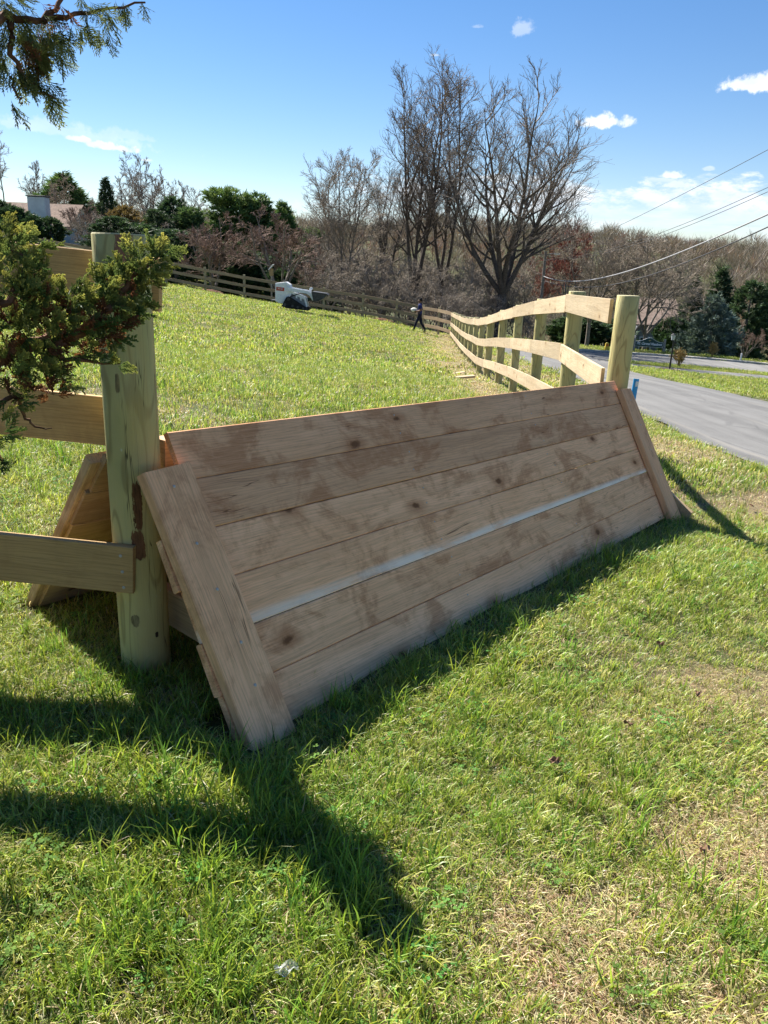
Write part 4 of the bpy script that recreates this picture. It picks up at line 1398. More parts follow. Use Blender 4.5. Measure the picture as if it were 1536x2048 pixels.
def conifer(seed, H, R_, shape, col, tip, n=900, L=0.5, k=9, skirt=0.04):
    rs = np.random.RandomState(seed)
    trunk = [(np.array([[0, 0, -0.3], [0, 0, H * 0.5], [0, 0, H * 0.93]]), np.array([0.035 * H ** 0.8, 0.022 * H ** 0.8, 0.01]))]
    P, Dn, Ls = [], [], []
    if shape == 'pine':
        lobes = []
        for i in range(16):
            h = rs.uniform(0.22, 0.95)
            a = rs.uniform(0, 6.28); rad = R_ * (1.15 - h) * rs.uniform(0.25, 0.8)
            c = np.array([rad * math.cos(a), rad * math.sin(a), h * H])
            lobes.append((c, R_ * rs.uniform(0.30, 0.52)))
            trunk.append((np.array([[0, 0, h * H * 0.85], c * 0.6 + np.array([0, 0, h * H * 0.36]), c]), np.array([0.07, 0.05, 0.02])))
        for i in range(n):
            c, r = lobes[rs.randint(len(lobes))]
            v = unit(rs.normal(0, 1, 3)); q = c + v * r * np.array([1.1, 1.1, 0.62]) * rs.uniform(0.55, 1.0)
            P.append(q); Dn.append(unit(v + np.array([0, 0, 0.7]))); Ls.append(L * rs.uniform(0.7, 1.2))
    else:
        nb = 90
        for b in range(nb):
            h = skirt + (1 - skirt) * (b + rs.rand()) / nb
            a = b * 2.399 + rs.uniform(-0.3, 0.3)
            prof = {'cone': (1 - h) ** 0.85, 'column': (1 - h ** 3.0) ** 0.8 * (0.6 + 0.4 * min(1, h * 4)), 'broad': (1 - h ** 1.6) ** 0.9}[shape]
            rad = R_ * prof * rs.uniform(0.72, 1.18) + 0.08
            out = np.array([math.cos(a), math.sin(a), 0])
            rise = {'cone': -0.25, 'column': 0.8, 'broad': 0.1}[shape]
            m = max(3, int(n / nb * (0.35 + prof)))
            for j in range(m):
                f = rs.uniform(0.35, 1.0) ** 0.7
                q = out * rad * f + np.array([0, 0, h * H + rise * rad * f * 0.55]) + rs.normal(0, 0.05 * R_, 3)
                if q[2] < 0.05: q[2] = 0.05
                P.append(q); Dn.append(unit(out + np.array([0, 0, 0.35 + rise * 0.5]) + rs.normal(0, 0.3, 3))); Ls.append(L * rs.uniform(0.7, 1.2))
    P, Dn, Ls = np.array(P), np.array(Dn), np.array(Ls)
    mixf = rs.rand(len(P), 1) ** 1.5
    cols = np.array(col) * (1 - mixf) + np.array(tip) * mixf
    V, F, C_ = bursts(P, Dn, Ls, Ls * 0.13, k, cols, rs, 0.55)
    Vt, Ft = tubes(trunk, 6)
    return tri_mesh('evergreen_trunk', Vt, Ft, M_BARK_GREY, smooth=True), tri_mesh('evergreen_crown', V, F, M_NEEDLE, col=C_)


pine = conifer(1, 9, 3.6, 'pine', (0.085, 0.153, 0.051), (0.196, 0.272, 0.085), 1700, 0.55, 8)
broad_p = conifer(8, 9, 4.0, 'broad', (0.085, 0.153, 0.051), (0.196, 0.272, 0.085), 2000, 0.6, 8, 0.05)
pine2 = conifer(2, 9, 3.2, 'pine', (0.076, 0.136, 0.054), (0.170, 0.246, 0.085), 1500, 0.55, 8)
cedar_d = conifer(3, 7, 1.9, 'column', (0.037, 0.071, 0.037), (0.085, 0.136, 0.060), 1300, 0.36, 9)
cedar_g = conifer(4, 6, 2.1, 'column', (0.145, 0.111, 0.044), (0.289, 0.204, 0.076), 1300, 0.36, 9)
spruce = conifer(5, 5, 2.4, 'broad', (0.102, 0.145, 0.119), (0.272, 0.340, 0.306), 1700, 0.34, 9, 0.02)
dark_c = conifer(6, 8, 2.6, 'cone', (0.037, 0.068, 0.034), (0.085, 0.128, 0.060), 1500, 0.42, 9, 0.03)
yew = conifer(7, 3.4, 1.6, 'column', (0.037, 0.068, 0.034), (0.085, 0.145, 0.060), 1100, 0.34, 9, 0.0)
EV = [  # u, Y, mesh, (width, height) scale, label
    (140, 112, broad_p, (1.5, 1.05), 'broad dark green pine behind the house roof'),
    (222, 92, dark_c, (0.85, 0.95), 'upright green conifer right of the house'),
    (256, 78, cedar_g, (1.0, 0.82), 'golden brown cedar right of the house'),
    (318, 80, cedar_d, (1.1, 0.72), 'small dark cedar beside the golden brown one'),
    (350, 84, cedar_d, (1.3, 0.92), 'taller dark cedar left of the big pines'),
    (392, 82, pine2, (0.9, 0.66), 'short pine at the left foot of the big pines'),
    (455, 92, pine, (1.35, 0.93), 'left one of the big green pines beyond the purplish tree'),
    (512, 94, pine2, (1.4, 1.0), 'middle one of the big green pines beyond the far fence'),
    (565, 92, broad_p, (0.8, 0.95), 'right one of the big green pines behind the pinkish tree'),
    (620, 84, pine2, (0.8, 0.72), 'low dark pine left of the grey two stemmed tree'),
    (612, 54, yew, (0.8, 0.42), 'low green bush beside the loader bucket beyond the fence'),
    (640, 57, yew, (0.9, 0.45), 'low green bush under the grey two stemmed tree'),
    (10, 84, yew, (1.1, 1.0), 'dark spiky evergreen at the left edge before the house'),
    (40, 83, yew, (1.1, 0.9), 'dark spiky evergreen before the house gable'),
    (75, 83, yew, (1.0, 0.75), 'dark spiky evergreen below the house chimney'),
    (108, 84, yew, (1.0, 0.75), 'low dark evergreen below the house roof'),
    (288, 74, cedar_d, (0.9, 0.50), 'dark evergreen behind the top of the big post'),
    (1395, 70, dark_c, (0.80, 0.86), 'dark evergreen left of the blue spruce'),
    (1448, 72, dark_c, (1.0, 1.02), 'tallest dark evergreen behind the blue spruce'),
    (1443, 61, spruce, (1.0, 0.92), 'wide grey blue spruce on the lawn beyond the street'),
    (1512, 70, cedar_d, (1.2, 1.0), 'dark cedar at the right edge behind the lawn'),
    (1548, 72, dark_c, (0.9, 0.95), 'dark evergreen cut by the right edge of the view'),
    (1165, 72, yew, (1.8, 0.75), 'low dark hedge bush behind the stout bare tree'),
    (1215, 74, yew, (2.0, 0.80), 'low dark hedge bush left of the green sign'),
    (1365, 66, yew, (0.9, 0.9), 'dark upright bush between the green sign and the spruce'),
    (1262, 118, dark_c, (0.9, 0.8), 'lone green conifer far down the valley'),
]
for i, (u, Y, me_, s, lb) in enumerate(EV):
    plant_tree('evergreen_shrub' if me_ is yew else 'evergreen_tree', me_, gx_at(u, Y), Y, s, i * 1.1, lb, 'shrub' if me_ is yew else 'tree')

for i in range(12):
    u = 215 + 430 * (i + 0.5 + 0.6 * math.sin(i * 2.3)) / 12
    Y = 69 + 4 * math.sin(i * 1.7)
    plant_tree('evergreen_shrub', yew if i % 3 else cedar_d, gx_at(u, Y), Y, (1.35 + 0.4 * math.sin(i), 0.85 + 0.25 * math.sin(i * 1.9) if i % 3 else 0.6), i * 0.8, 'dark evergreen bush low in the hedgerow between the pines', 'shrub', 'dark evergreen bushes of the hedgerow')
# ---- woods on the ridge and in the valley: far away, one mass
def wood_card(seed, H, W, n, col_lo, col_hi):
    rs = np.random.RandomState(seed)
    V, F, Cc = [], [], []

    def spike(a, b, w, c):
        d = b - a
        s = unit(np.cross(d, rs.normal(0, 1, 3))) * w
        k = len(V)
        V.extend([a - s, a + s, b]); F.append((k, k + 1, k + 2)); Cc.extend([c] * 3)
    for t in range(2):
        spike(np.array([rs.normal(0, W * .1), rs.normal(0, W * .1), -1.0]), np.array([rs.normal(0, W * .15), rs.normal(0, W * .15), H * 0.85]), 0.22, np.array(col_lo) * 0.8)
    for i in range(n):
        h = rs.uniform(0.12, 0.75)
        a = rs.uniform(0, 6.28); r_ = W * 0.5 * rs.rand() * (1.1 - 0.5 * h)
        p = np.array([r_ * math.cos(a), r_ * math.sin(a), H * h])
        d = np.array([math.cos(a) * rs.uniform(0.1, 0.8), math.sin(a) * rs.uniform(0.1, 0.8), rs.uniform(0.5, 1.0)])
        c = np.array(col_lo) + (np.array(col_hi) - np.array(col_lo)) * rs.rand()
        spike(p, p + unit(d) * H * rs.uniform(0.16, 0.34), rs.uniform(0.05, 0.13), c)
    return tri_mesh('w', np.array(V), F, M_NEEDLE, col=np.array(Cc))


M_WOOD = M_NEEDLE
cards = [wood_card(1, 13, 8, 110, (0.125, 0.10, 0.082), (0.28, 0.23, 0.19)), wood_card(2, 14, 9, 110, (0.115, 0.095, 0.075), (0.25, 0.21, 0.17)),
         wood_card(3, 12, 8, 110, (0.15, 0.095, 0.08), (0.31, 0.19, 0.155)), wood_card(4, 15, 8, 110, (0.125, 0.105, 0.085), (0.285, 0.24, 0.20)),
         wood_card(5, 12, 7, 120, (0.16, 0.11, 0.08), (0.33, 0.22, 0.155)), wood_card(6, 14, 7, 130, (0.030, 0.048, 0.024), (0.06, 0.085, 0.04))]
C_WOOD = make_source('ridge_tree', cards)
rs = np.random.RandomState(17)
n = 4800
y = rs.uniform(150, 640, n); x = rs.uniform(-0.75, 0.85, n) * (y + 40)
k = (y > 200) | (x > -10)
x, y = x[k], y[k]
n = len(x)
s = rs.uniform(0.6, 1.25, n) * (0.9 + 0.22 * np.sin(x * 0.045) * np.sin(x * 0.017 + 2 + y * 0.01))
s = np.where(y < 240, s * 0.62, s)
instancer('ridge_woods', np.stack([x, y, ground_z(x, y) - 0.5], -1), np.stack([np.zeros(n), np.zeros(n), rs.uniform(0, 6.28, n)], -1),
          np.stack([s * 1.2, s * 1.2, s], -1), rs.choice(6, n, p=[.25, .2, .16, .24, .08, .07]), C_WOOD, 'bare brown woods covering the far ridge and valley')

# ------------------------------------------------------------------ generic modelling helpers
def prism(name, poly, y0, y1, mat, bev=0.0):
    """polygon in x-z extruded along y, with optional bevel"""
    bm = bmesh.new()
    vs_ = [bm.verts.new((x, y0, z)) for x, z in poly]
    f = bm.faces.new(vs_)
    r = bmesh.ops.extrude_face_region(bm, geom=[f])
    bmesh.ops.translate(bm, verts=[v for v in r['geom'] if isinstance(v, bmesh.types.BMVert)], vec=(0, y1 - y0, 0))
    bmesh.ops.recalc_face_normals(bm, faces=bm.faces)
    if bev:
        bmesh.ops.bevel(bm, geom=list(bm.edges), offset=bev, segments=2, affect='EDGES', profile=0.6)
    me = bpy.data.meshes.new(name); bm.to_mesh(me); bm.free()
    me.materials.append(mat)
    return me


def rbox(name, cx, cy, cz, sx, sy, sz, mat, bev=0.01):
    bm = bmesh.new()
    bmesh.ops.create_cube(bm, size=1.0, matrix=Matrix.Translation((cx, cy, cz)) @ Matrix.Diagonal((sx, sy, sz, 1)))
    if bev:
        bmesh.ops.bevel(bm, geom=list(bm.edges), offset=bev, segments=1, affect='EDGES')
    me = bpy.data.meshes.new(name); bm.to_mesh(me); bm.free()
    me.materials.append(mat)
    return me


def cyl(name, p0, p1, r0, r1, mat, sides=12):
    p0, p1 = Vector(p0), Vector(p1)
    V, F = tubes([(np.array([p0, p1]), np.array([r0, r1]))], sides)
    V = list(map(tuple, V)); F = [tuple(f) for f in F]
    F.append(tuple(range(sides))); F.append(tuple(reversed(range(sides, 2 * sides))))
    return mesh_from(name, V, F, mat)


def add(parent, name, me):
    o = bpy.data.objects.new(name, me); COL.objects.link(o); o.parent = parent
    return o


def text_mesh(name, body, size, mat, shear=0.0, width=None, depth=0.004, bold=0.0):
    cu = bpy.data.curves.new(name, 'FONT')
    cu.body = body; cu.size = size; cu.shear = shear; cu.align_x = 'CENTER'; cu.align_y = 'CENTER'; cu.extrude = depth
    cu.resolution_u = 3; cu.offset = bold
    o = bpy.data.objects.new(name, cu); COL.objects.link(o)
    dg = bpy.context.evaluated_depsgraph_get()
    me = bpy.data.meshes.new_from_object(o.evaluated_get(dg))
    bpy.data.objects.remove(o)
    if width:
        xs_ = [v.co.x for v in me.vertices]
        k = width / (max(xs_) - min(xs_))
        for v in me.vertices:
            v.co.x *= k; v.co.y *= min(k, 1.0) if k < 1 else 1
    me.materials.clear(); me.materials.append(mat)
    return me


M_WHITE = plain('white_machine_paint', (0.72, 0.74, 0.76), 0.4, 0.5, var=0.08)
M_RED = plain('red_decal', (0.42, 0.045, 0.030), 0.45, 0.4)
M_BLACK = plain('black_rubber', (0.022, 0.022, 0.023), 0.8, 0.2, var=0.3)
M_DKSTEEL = plain('dark_bucket_steel', (0.055, 0.055, 0.058), 0.5, 0.4, 0.3, var=0.3)
M_GREYP = plain('grey_painted_panel', (0.20, 0.22, 0.25), 0.5, 0.4)
M_LETTER = plain('white_lettering', (0.78, 0.78, 0.76), 0.6, var=0.04)

# ------------------------------------------------------------------ compact track loader
S_ = 0.00665
pb = at(552, 616, 40.0)
lz = g1(pb.x + 0.7, pb.y)
base_l = Vector((pb.x, pb.y, lz + 0.03 + 0.10))
loader = thing('track_loader', base_l, 'small white track loader with red label and raised black bucket', 'loader')


def LP(pts):
    return [((a - 205) * S_, (452 - b) * S_) for a, b in pts]


body = add(loader, 'body', prism('body', LP([(208, 276), (288, 264), (318, 282), (328, 320), (330, 350), (300, 392), (262, 420), (240, 420), (207, 406)]), -0.34, 0.34, M_WHITE, 0.025))
add(loader, 'chassis', prism('chassis', LP([(300, 330), (352, 338), (428, 368), (448, 432), (430, 446), (300, 424), (262, 420)]), -0.28, 0.28, M_GREYP, 0.015))
for sd in (-1, 1):
    fr = add(loader, 'side_frame', prism('side_frame', LP([(330, 326), (424, 362), (436, 372), (450, 436), (438, 440), (424, 386), (404, 376), (404, 396), (392, 392), (392, 372), (372, 364), (372, 380), (360, 376), (360, 358), (326, 344)]), sd * 0.30 - 0.02, sd * 0.30 + 0.02, M_WHITE, 0.004))
    arm = add(loader, 'lift_arm', prism('lift_arm', LP([(300, 296), (318, 302), (400, 314), (452, 320), (480, 338), (503, 386), (488, 391), (464, 354), (440, 341), (330, 331), (300, 326)]), sd * 0.38 - 0.035, sd * 0.38 + 0.035, M_WHITE, 0.012))
    add(loader, 'arm_cylinder', cyl('arm_cylinder', (LP([(310, 372)])[0][0], sd * 0.30, LP([(310, 372)])[0][1]), (LP([(420, 330)])[0][0], sd * 0.33, LP([(420, 330)])[0][1]), 0.030, 0.024, M_DKSTEEL))
    # track: loop of rubber round idlers
    loop = LP([(262, 428), (292, 374), (304, 366), (322, 370), (438, 438), (462, 444), (466, 455), (456, 464), (300, 452), (268, 446), (258, 438)])
    tr_ = add(loader, 'track', prism('track', loop, sd * 0.44 - 0.10, sd * 0.44 + 0.10, M_BLACK, 0.02))
    for (a, b_, rr2) in ((282, 426, 0.075), (310, 384, 0.080), (340, 434, 0.06), (380, 442, 0.06), (420, 448, 0.06), (446, 452, 0.06)):
        c = LP([(a, b_)])[0]
        add(tr_, 'track_wheel', cyl('track_wheel', (c[0], sd * 0.44 - 0.115, c[1]), (c[0], sd * 0.44 + 0.115, c[1]), rr2, rr2, M_DKSTEEL, 14))
bk = LP([(480, 328), (488, 324), (592, 334), (606, 346), (598, 350), (588, 343), (500, 338), (506, 384), (560, 368), (562, 376), (504, 397), (494, 388)])
bucket = add(loader, 'bucket', prism('bucket', bk, -0.50, 0.50, M_DKSTEEL, 0.004))
for sd in (-0.49, 0.49):
    add(bucket, 'bucket_side', prism('bucket_side', LP([(484, 326), (596, 338), (562, 374), (504, 394)]), sd - 0.008, sd + 0.008, M_DKSTEEL))
add(loader, 'control_handle', prism('control_handle', LP([(456, 312), (460, 300), (476, 296), (484, 306), (472, 322), (462, 322)]), -0.06, 0.06, M_WHITE, 0.008))
dec = add(body, 'label_panel', prism('label_panel', LP([(215, 302), (276, 306), (274, 331), (214, 327)]), -0.348, -0.342, M_RED))
tm = text_mesh('lettering', 'MT100', 0.13, M_LETTER, 0.0, 0.24, 0.002)
lt = add(dec, 'lettering', tm)
c = LP([(245, 316)])[0]
lt.matrix_local = Matrix.Translation((c[0], -0.351, c[1])) @ Matrix.Rotation(math.pi / 2, 4, 'X') @ Matrix.Rotation(R(-4), 4, 'Z')
add(loader, 'exhaust', cyl('exhaust', (0.40, 0.1, 1.2), (0.40, 0.1, 1.34), 0.03, 0.03, M_DKSTEEL))
add(loader, 'operator_platform', rbox('operator_platform', -0.10, 0, 0.34, 0.22, 0.55, 0.05, M_DKSTEEL))
tail = add(loader, 'rear_pad', rbox('rear_pad', -0.03, 0, 0.62, 0.05, 0.5, 0.28, M_BLACK, 0.015))

# ------------------------------------------------------------------ person carrying a white bundle
M_SHIRT = plain('navy_shirt', (0.030, 0.040, 0.13), 0.9, 0.1, scale=20)
M_PANTS = plain('dark_trousers', (0.018, 0.020, 0.038), 0.9, 0.1, scale=20)
M_SKIN = plain('skin', (0.20, 0.105, 0.065), 0.6, 0.3, var=0.06)
M_SHOE = plain('dark_shoes', (0.03, 0.03, 0.032), 0.7, 0.2)
M_HAIR = plain('black_hair', (0.012, 0.010, 0.009), 0.8, 0.2)
M_BUNDLE = plain('white_bundle', (0.74, 0.71, 0.64), 0.8, 0.2, var=0.1, scale=25)
pp = at(838, 660, 41.5)
pz = g1(pp.x, pp.y)
person = thing('person', (pp.x, pp.y, pz), 'person in navy shirt and dark trousers walking left with a white bundle', 'person')
verts, edges, radii = [], [], []


def jv(p, r, parent=None):
    verts.append(p); radii.append(r)
    if parent is not None:
        edges.append((parent, len(verts) - 1))
    return len(verts) - 1


pel = jv((0.02, 0, 0.93), (0.135, 0.115))
wst = jv((0.005, 0, 1.10), (0.12, 0.10), pel)
chs = jv((-0.01, 0, 1.30), (0.150, 0.115), wst)
shd = jv((0.0, 0, 1.42), (0.105, 0.095), chs)
nck = jv((-0.015, 0, 1.50), (0.052, 0.055), shd)
hd1 = jv((-0.035, 0, 1.58), (0.078, 0.088), nck)
hd2 = jv((-0.035, 0, 1.68), (0.074, 0.086), hd1)
for sd, knee, ank, heel, toe in ((-1, (-0.17, 0.52), (-0.30, 0.115), (-0.27, 0.05), (-0.45, 0.045)), (1, (0.10, 0.49), (0.33, 0.15), (0.36, 0.075), (0.22, 0.035))):
    y_ = 0.095 * sd
    h = jv((0.01, y_, 0.86), (0.092, 0.092), pel)
    k_ = jv((knee[0], y_, knee[1]), (0.062, 0.062), h)
    a_ = jv((ank[0], y_, ank[1]), (0.042, 0.042), k_)
    t_ = jv(((toe[0] + heel[0]) / 2, y_, toe[1] + 0.01), (0.042, 0.036), a_)
    jv((toe[0], y_, toe[1] - 0.005), (0.036, 0.028), t_)
for sd in (-1, 1):
    s1 = jv((0.0, 0.175 * sd, 1.41), (0.062, 0.062), shd)
    el_ = jv((0.07, 0.225 * sd, 1.15), (0.046, 0.046), s1)
    wr = jv((-0.15, 0.165 * sd, 1.09), (0.030, 0.030), el_)
    pm = jv((-0.22, 0.145 * sd, 1.08), (0.038, 0.020), wr)
    for q, (dz_, ln) in enumerate(((0.030, 0.065), (0.010, 0.075), (-0.010, 0.070), (-0.028, 0.055))):
        f1 = jv((-0.26, 0.140 * sd, 1.08 + dz_), (0.010, 0.010), pm)
        jv((-0.26 - ln * 0.7, 0.105 * sd, 1.08 + dz_ * 1.1), (0.008, 0.008), f1)
    th = jv((-0.215, 0.115 * sd, 1.115), (0.011, 0.011), pm)
    jv((-0.245, 0.085 * sd, 1.135), (0.009, 0.009), th)
pme = bpy.data.meshes.new('body')
pme.from_pydata(verts, edges, [])
po = bpy.data.objects.new('body_source', pme); COL.objects.link(po)
sk = po.modifiers.new('skin', 'SKIN'); sk.use_smooth_shade = True
for i, r_ in enumerate(radii):
    pme.skin_vertices[0].data[i].radius = (r_[0] * 1.18, r_[1] * 1.18) if r_[0] > 0.03 else r_
pme.skin_vertices[0].data[0].use_root = True
sb = po.modifiers.new('sub', 'SUBSURF'); sb.levels = 1; sb.render_levels = 1
bm_ = bpy.data.meshes.new_from_object(po.evaluated_get(bpy.context.evaluated_depsgraph_get()))
bpy.data.objects.remove(po)
bm_.materials.clear()
for m in (M_SHIRT, M_PANTS, M_SKIN, M_SHOE):
    bm_.materials.append(m)
for p in bm_.polygons:
    c = p.center
    if c.z > 1.475: k = 2
    elif c.z < 0.085: k = 3
    elif c.z < 0.97: k = 1
    elif c.x < -0.02 and c.z < 1.17 and abs(c.y) > 0.10 or c.x < -0.14: k = 2
    elif abs(c.y) > 0.17 and c.z < 1.22: k = 2
    else: k = 0
    p.material_index = k
add(person, 'body', bm_)
bmh = bmesh.new()
bmesh.ops.create_icosphere(bmh, subdivisions=3, radius=0.105, matrix=Matrix.Translation((-0.012, 0, 1.665)) @ Matrix.Diagonal((1.12, 1.0, 1.0, 1)))
rh = random.Random(3)
for v in bmh.verts:
    if v.co.x < -0.07 and v.co.z < 1.70: v.co.x = -0.07
    v.co += Vector((rh.uniform(-1, 1), rh.uniform(-1, 1), rh.uniform(-1, 1))) * 0.012
hm = bpy.data.meshes.new('hair'); bmh.to_mesh(hm); bmh.free(); hm.materials.append(M_HAIR)
add(person, 'hair', hm)
fm = add(person, 'nose', prism('nose', [(-0.112, 1.615), (-0.140, 1.61), (-0.112, 1.655)], -0.014, 0.014, M_SKIN))
for sd in (-1, 1):
    add(person, 'ear', rbox('ear', -0.035, 0.092 * sd, 1.625, 0.035, 0.016, 0.055, M_SKIN, 0.006))
    add(person, 'eye', rbox('eye', -0.1135, 0.033 * sd, 1.645, 0.008, 0.026, 0.012, M_HAIR, 0.002))
add(person, 'mouth', rbox('mouth', -0.117, 0, 1.578, 0.006, 0.045, 0.010, M_HAIR, 0.001))
bundle = thing('bundle', (pp.x - 0.30, pp.y, pz + 1.04), 'white bundle held in front of the walking person', 'bundle')
bmb = bmesh.new()
bmesh.ops.create_icosphere(bmb, subdivisions=3, radius=1.0, matrix=Matrix.Translation((-0.02, 0, 0.10)) @ Matrix.Diagonal((0.17, 0.125, 0.12, 1)))
for v in bmb.verts:
    k = 1 + 0.10 * math.sin(v.co.x * 60 + v.co.z * 40) + rh.uniform(-0.05, 0.05)
    v.co = Vector((v.co.x * k, v.co.y * k, v.co.z))
me = bpy.data.meshes.new('wrapping'); bmb.to_mesh(me); bmb.free(); me.materials.append(M_BUNDLE)
add(bundle, 'wrapping', me)

# ------------------------------------------------------------------ houses
M_SIDING = plain('pale_siding', (0.62, 0.63, 0.64), 0.8, var=0.06, scale=1.5)
M_ROOF = plain('brown_shingles', (0.20, 0.135, 0.10), 0.9, var=0.25, scale=4)
M_ROOF2 = plain('tan_shingles', (0.26, 0.19, 0.15), 0.9, var=0.2, scale=4)
M_GREYW = plain('grey_siding', (0.24, 0.25, 0.27), 0.8, var=0.08, scale=2)
M_GLASS = plain('window_glass', (0.03, 0.035, 0.04), 0.08, 0.6, var=0.1)
M_TRIM = plain('white_trim', (0.75, 0.75, 0.74), 0.6, var=0.04)


def house(name, x0, x1, y0, y1, zb, ze, zr, m_wall, m_roof, label, windows, chimney=None, door=None):
    """gabled house with ridge along x; eaves at ze, ridge at zr"""
    h = thing(name, ((x0 + x1) / 2, (y0 + y1) / 2, zb), label, 'house')
    org = Vector(((x0 + x1) / 2, (y0 + y1) / 2, zb))
    hx, hy = (x1 - x0) / 2, (y1 - y0) / 2
    e, r = ze - zb, zr - zb
    V = [(-hx, -hy, -1), (hx, -hy, -1), (hx, hy, -1), (-hx, hy, -1), (-hx, -hy, e), (hx, -hy, e), (hx, hy, e), (-hx, hy, e), (-hx, 0, r), (hx, 0, r)]
    F_ = [(0, 1, 5, 4), (2, 3, 7, 6), (1, 2, 6, 9, 5), (3, 0, 4, 8, 7)]
    wall = add(h, 'wall', mesh_from('wall', V, F_, m_wall))
    for sd in (-1, 1):
        o_ = 0.4
        k = (r - e) / hy
        a = [(-hx - o_, sd * (hy + o_), e - k * o_ + 0.05), (hx + o_, sd * (hy + o_), e - k * o_ + 0.05), (hx + o_, 0, r + 0.05), (-hx - o_, 0, r + 0.05)]
        b = [(x, y, z + 0.14) for x, y, z in a]
        V = a + b
        F_ = [(0, 1, 2, 3), (7, 6, 5, 4), (0, 4, 5, 1), (1, 5, 6, 2), (2, 6, 7, 3), (3, 7, 4, 0)]
        add(h, 'roof', mesh_from('roof', V, F_, m_roof))
    for (cx, cz, w, hh, face) in windows:
        if face == 'f':
            fr = add(h, 'window', rbox('window', cx, -hy - 0.02, cz, w + 0.24, 0.10, hh + 0.24, M_TRIM, 0.01))
            add(fr, 'pane', rbox('pane', cx, -hy - 0.08, cz, w, 0.03, hh, M_GLASS, 0.0))
        else:
            fr = add(h, 'window', rbox('window', hx + 0.02, cx, cz, 0.10, w + 0.24, hh + 0.24, M_TRIM, 0.01))
            add(fr, 'pane', rbox('pane', hx + 0.08, cx, cz, 0.03, w, hh, M_GLASS, 0.0))
    if chimney:
        cx, w, z0, z1, cy = chimney
        ch = add(h, 'chimney', rbox('chimney', cx, cy, (z0 + z1) / 2, w, 1.3, z1 - z0, M_SIDING, 0.03))
        add(ch, 'chimney_cap', rbox('chimney_cap', cx, cy, z1 + 0.08, w + 0.2, 1.5, 0.12, M_DKSTEEL, 0.02))
    return h


a = at(-60, 404, 95); b_ = at(160, 404, 95); e_ = at(120, 452, 91); gz = float(ground_z(np.array([-45.]), np.array([92.]))[0])
cx0 = at(57, 400, 90).x; cx1 = at(92, 400, 90).x; ct = at(75, 394, 90).z
mx = (a.x + b_.x) / 2
house('house', a.x, b_.x, 91, 99, min(gz, e_.z - 3.0), e_.z, a.z, M_SIDING, M_ROOF, 'pale house with brown roof and broad white chimney behind the dark evergreens',
      [(3.6, 1.5, 1.2, 1.4, 'f'), (-2.2, 1.5, 1.2, 1.4, 'f'), (0.8, 1.5, 1.2, 1.4, 'f'), (0.0, 3.6, 1.0, 1.2, 's')], ((cx0 + cx1) / 2 - mx, cx1 - cx0, 0.0, ct - min(gz, e_.z - 3.0), -4.7))
a = at(1262, 598, 82); b_ = at(1345, 598, 82); e_ = at(1300, 648, 78.5)
house('house', a.x, b_.x, 78.5, 86, g1(29, 80), e_.z, a.z, M_GREYW, M_ROOF2, 'grey house with tan roof half hidden behind the bare trees by the sign',
      [(-1.2, 1.4, 1.0, 1.3, 'f'), (1.2, 1.4, 1.0, 1.3, 'f')])

# ------------------------------------------------------------------ estate sign
M_SIGN = plain('dark_green_sign', (0.020, 0.060, 0.052), 0.5, var=0.1)
M_WPOST = plain('weathered_post', (0.30, 0.27, 0.235), 0.9, var=0.2)
Ys = 57.0
sl_, sr_ = at(1269, 692, Ys), at(1325, 696, Ys)
cs = (sl_ + sr_) / 2
sw_ = (sr_ - sl_).length
gzs = g1(cs.x, Ys)
sign = thing('estate_sign', (cs.x, Ys, gzs), 'dark green arched sign with white script between two grey posts', 'sign')
tl = math.atan2(sr_.z - sl_.z, sr_.x - sl_.x)
bz = cs.z - gzs
hw = sw_ / 2


def sign_poly(g):
    pts = [(-hw + g, g), (hw - g, g)]
    for k in range(13):
        x = (hw - g) * (1 - 2 * k / 12)
        z = 0.36 + (0.30 * math.exp(-(x / (hw * 0.48)) ** 2)) - g
        pts.append((x, z))
    return pts


SM = Matrix.Translation((0, 0, bz)) @ Matrix.Rotation(-tl, 4, 'Y')
o = add(sign, 'border', prism('border', sign_poly(0.0), -0.03, 0.03, M_TRIM)); o.matrix_local = SM
o = add(sign, 'panel', prism('panel', sign_poly(0.022), -0.045, 0.045, M_SIGN)); o.matrix_local = SM
o = add(sign, 'lettering', text_mesh('lettering', 'Mt. Carmel Meadows', 0.30, M_LETTER, 0.35, sw_ * 0.90, 0.004, 0.008))
for v in o.data.vertices: v.co.y *= 1.25
o.matrix_local = SM @ Matrix.Translation((0, -0.052, 0.22)) @ Matrix.Rotation(math.pi / 2, 4, 'X')
o = add(sign, 'crest', prism('crest', [(-0.10, 0.50), (0.10, 0.50), (0.06, 0.43), (0, 0.40), (-0.06, 0.43)], -0.052, -0.046, plain('gold_paint', (0.30, 0.24, 0.10), 0.5))); o.matrix_local = SM
for sx_ in (-hw - 0.08, hw + 0.10):
    z1 = bz + 0.62 + sx_ * math.tan(tl)
    zg = g1(cs.x + sx_, Ys) - gzs
    add(sign, 'post', rbox('post', sx_, 0, (z1 + zg - 0.2) / 2, 0.15, 0.15, z1 - zg + 0.2, M_WPOST, 0.015))

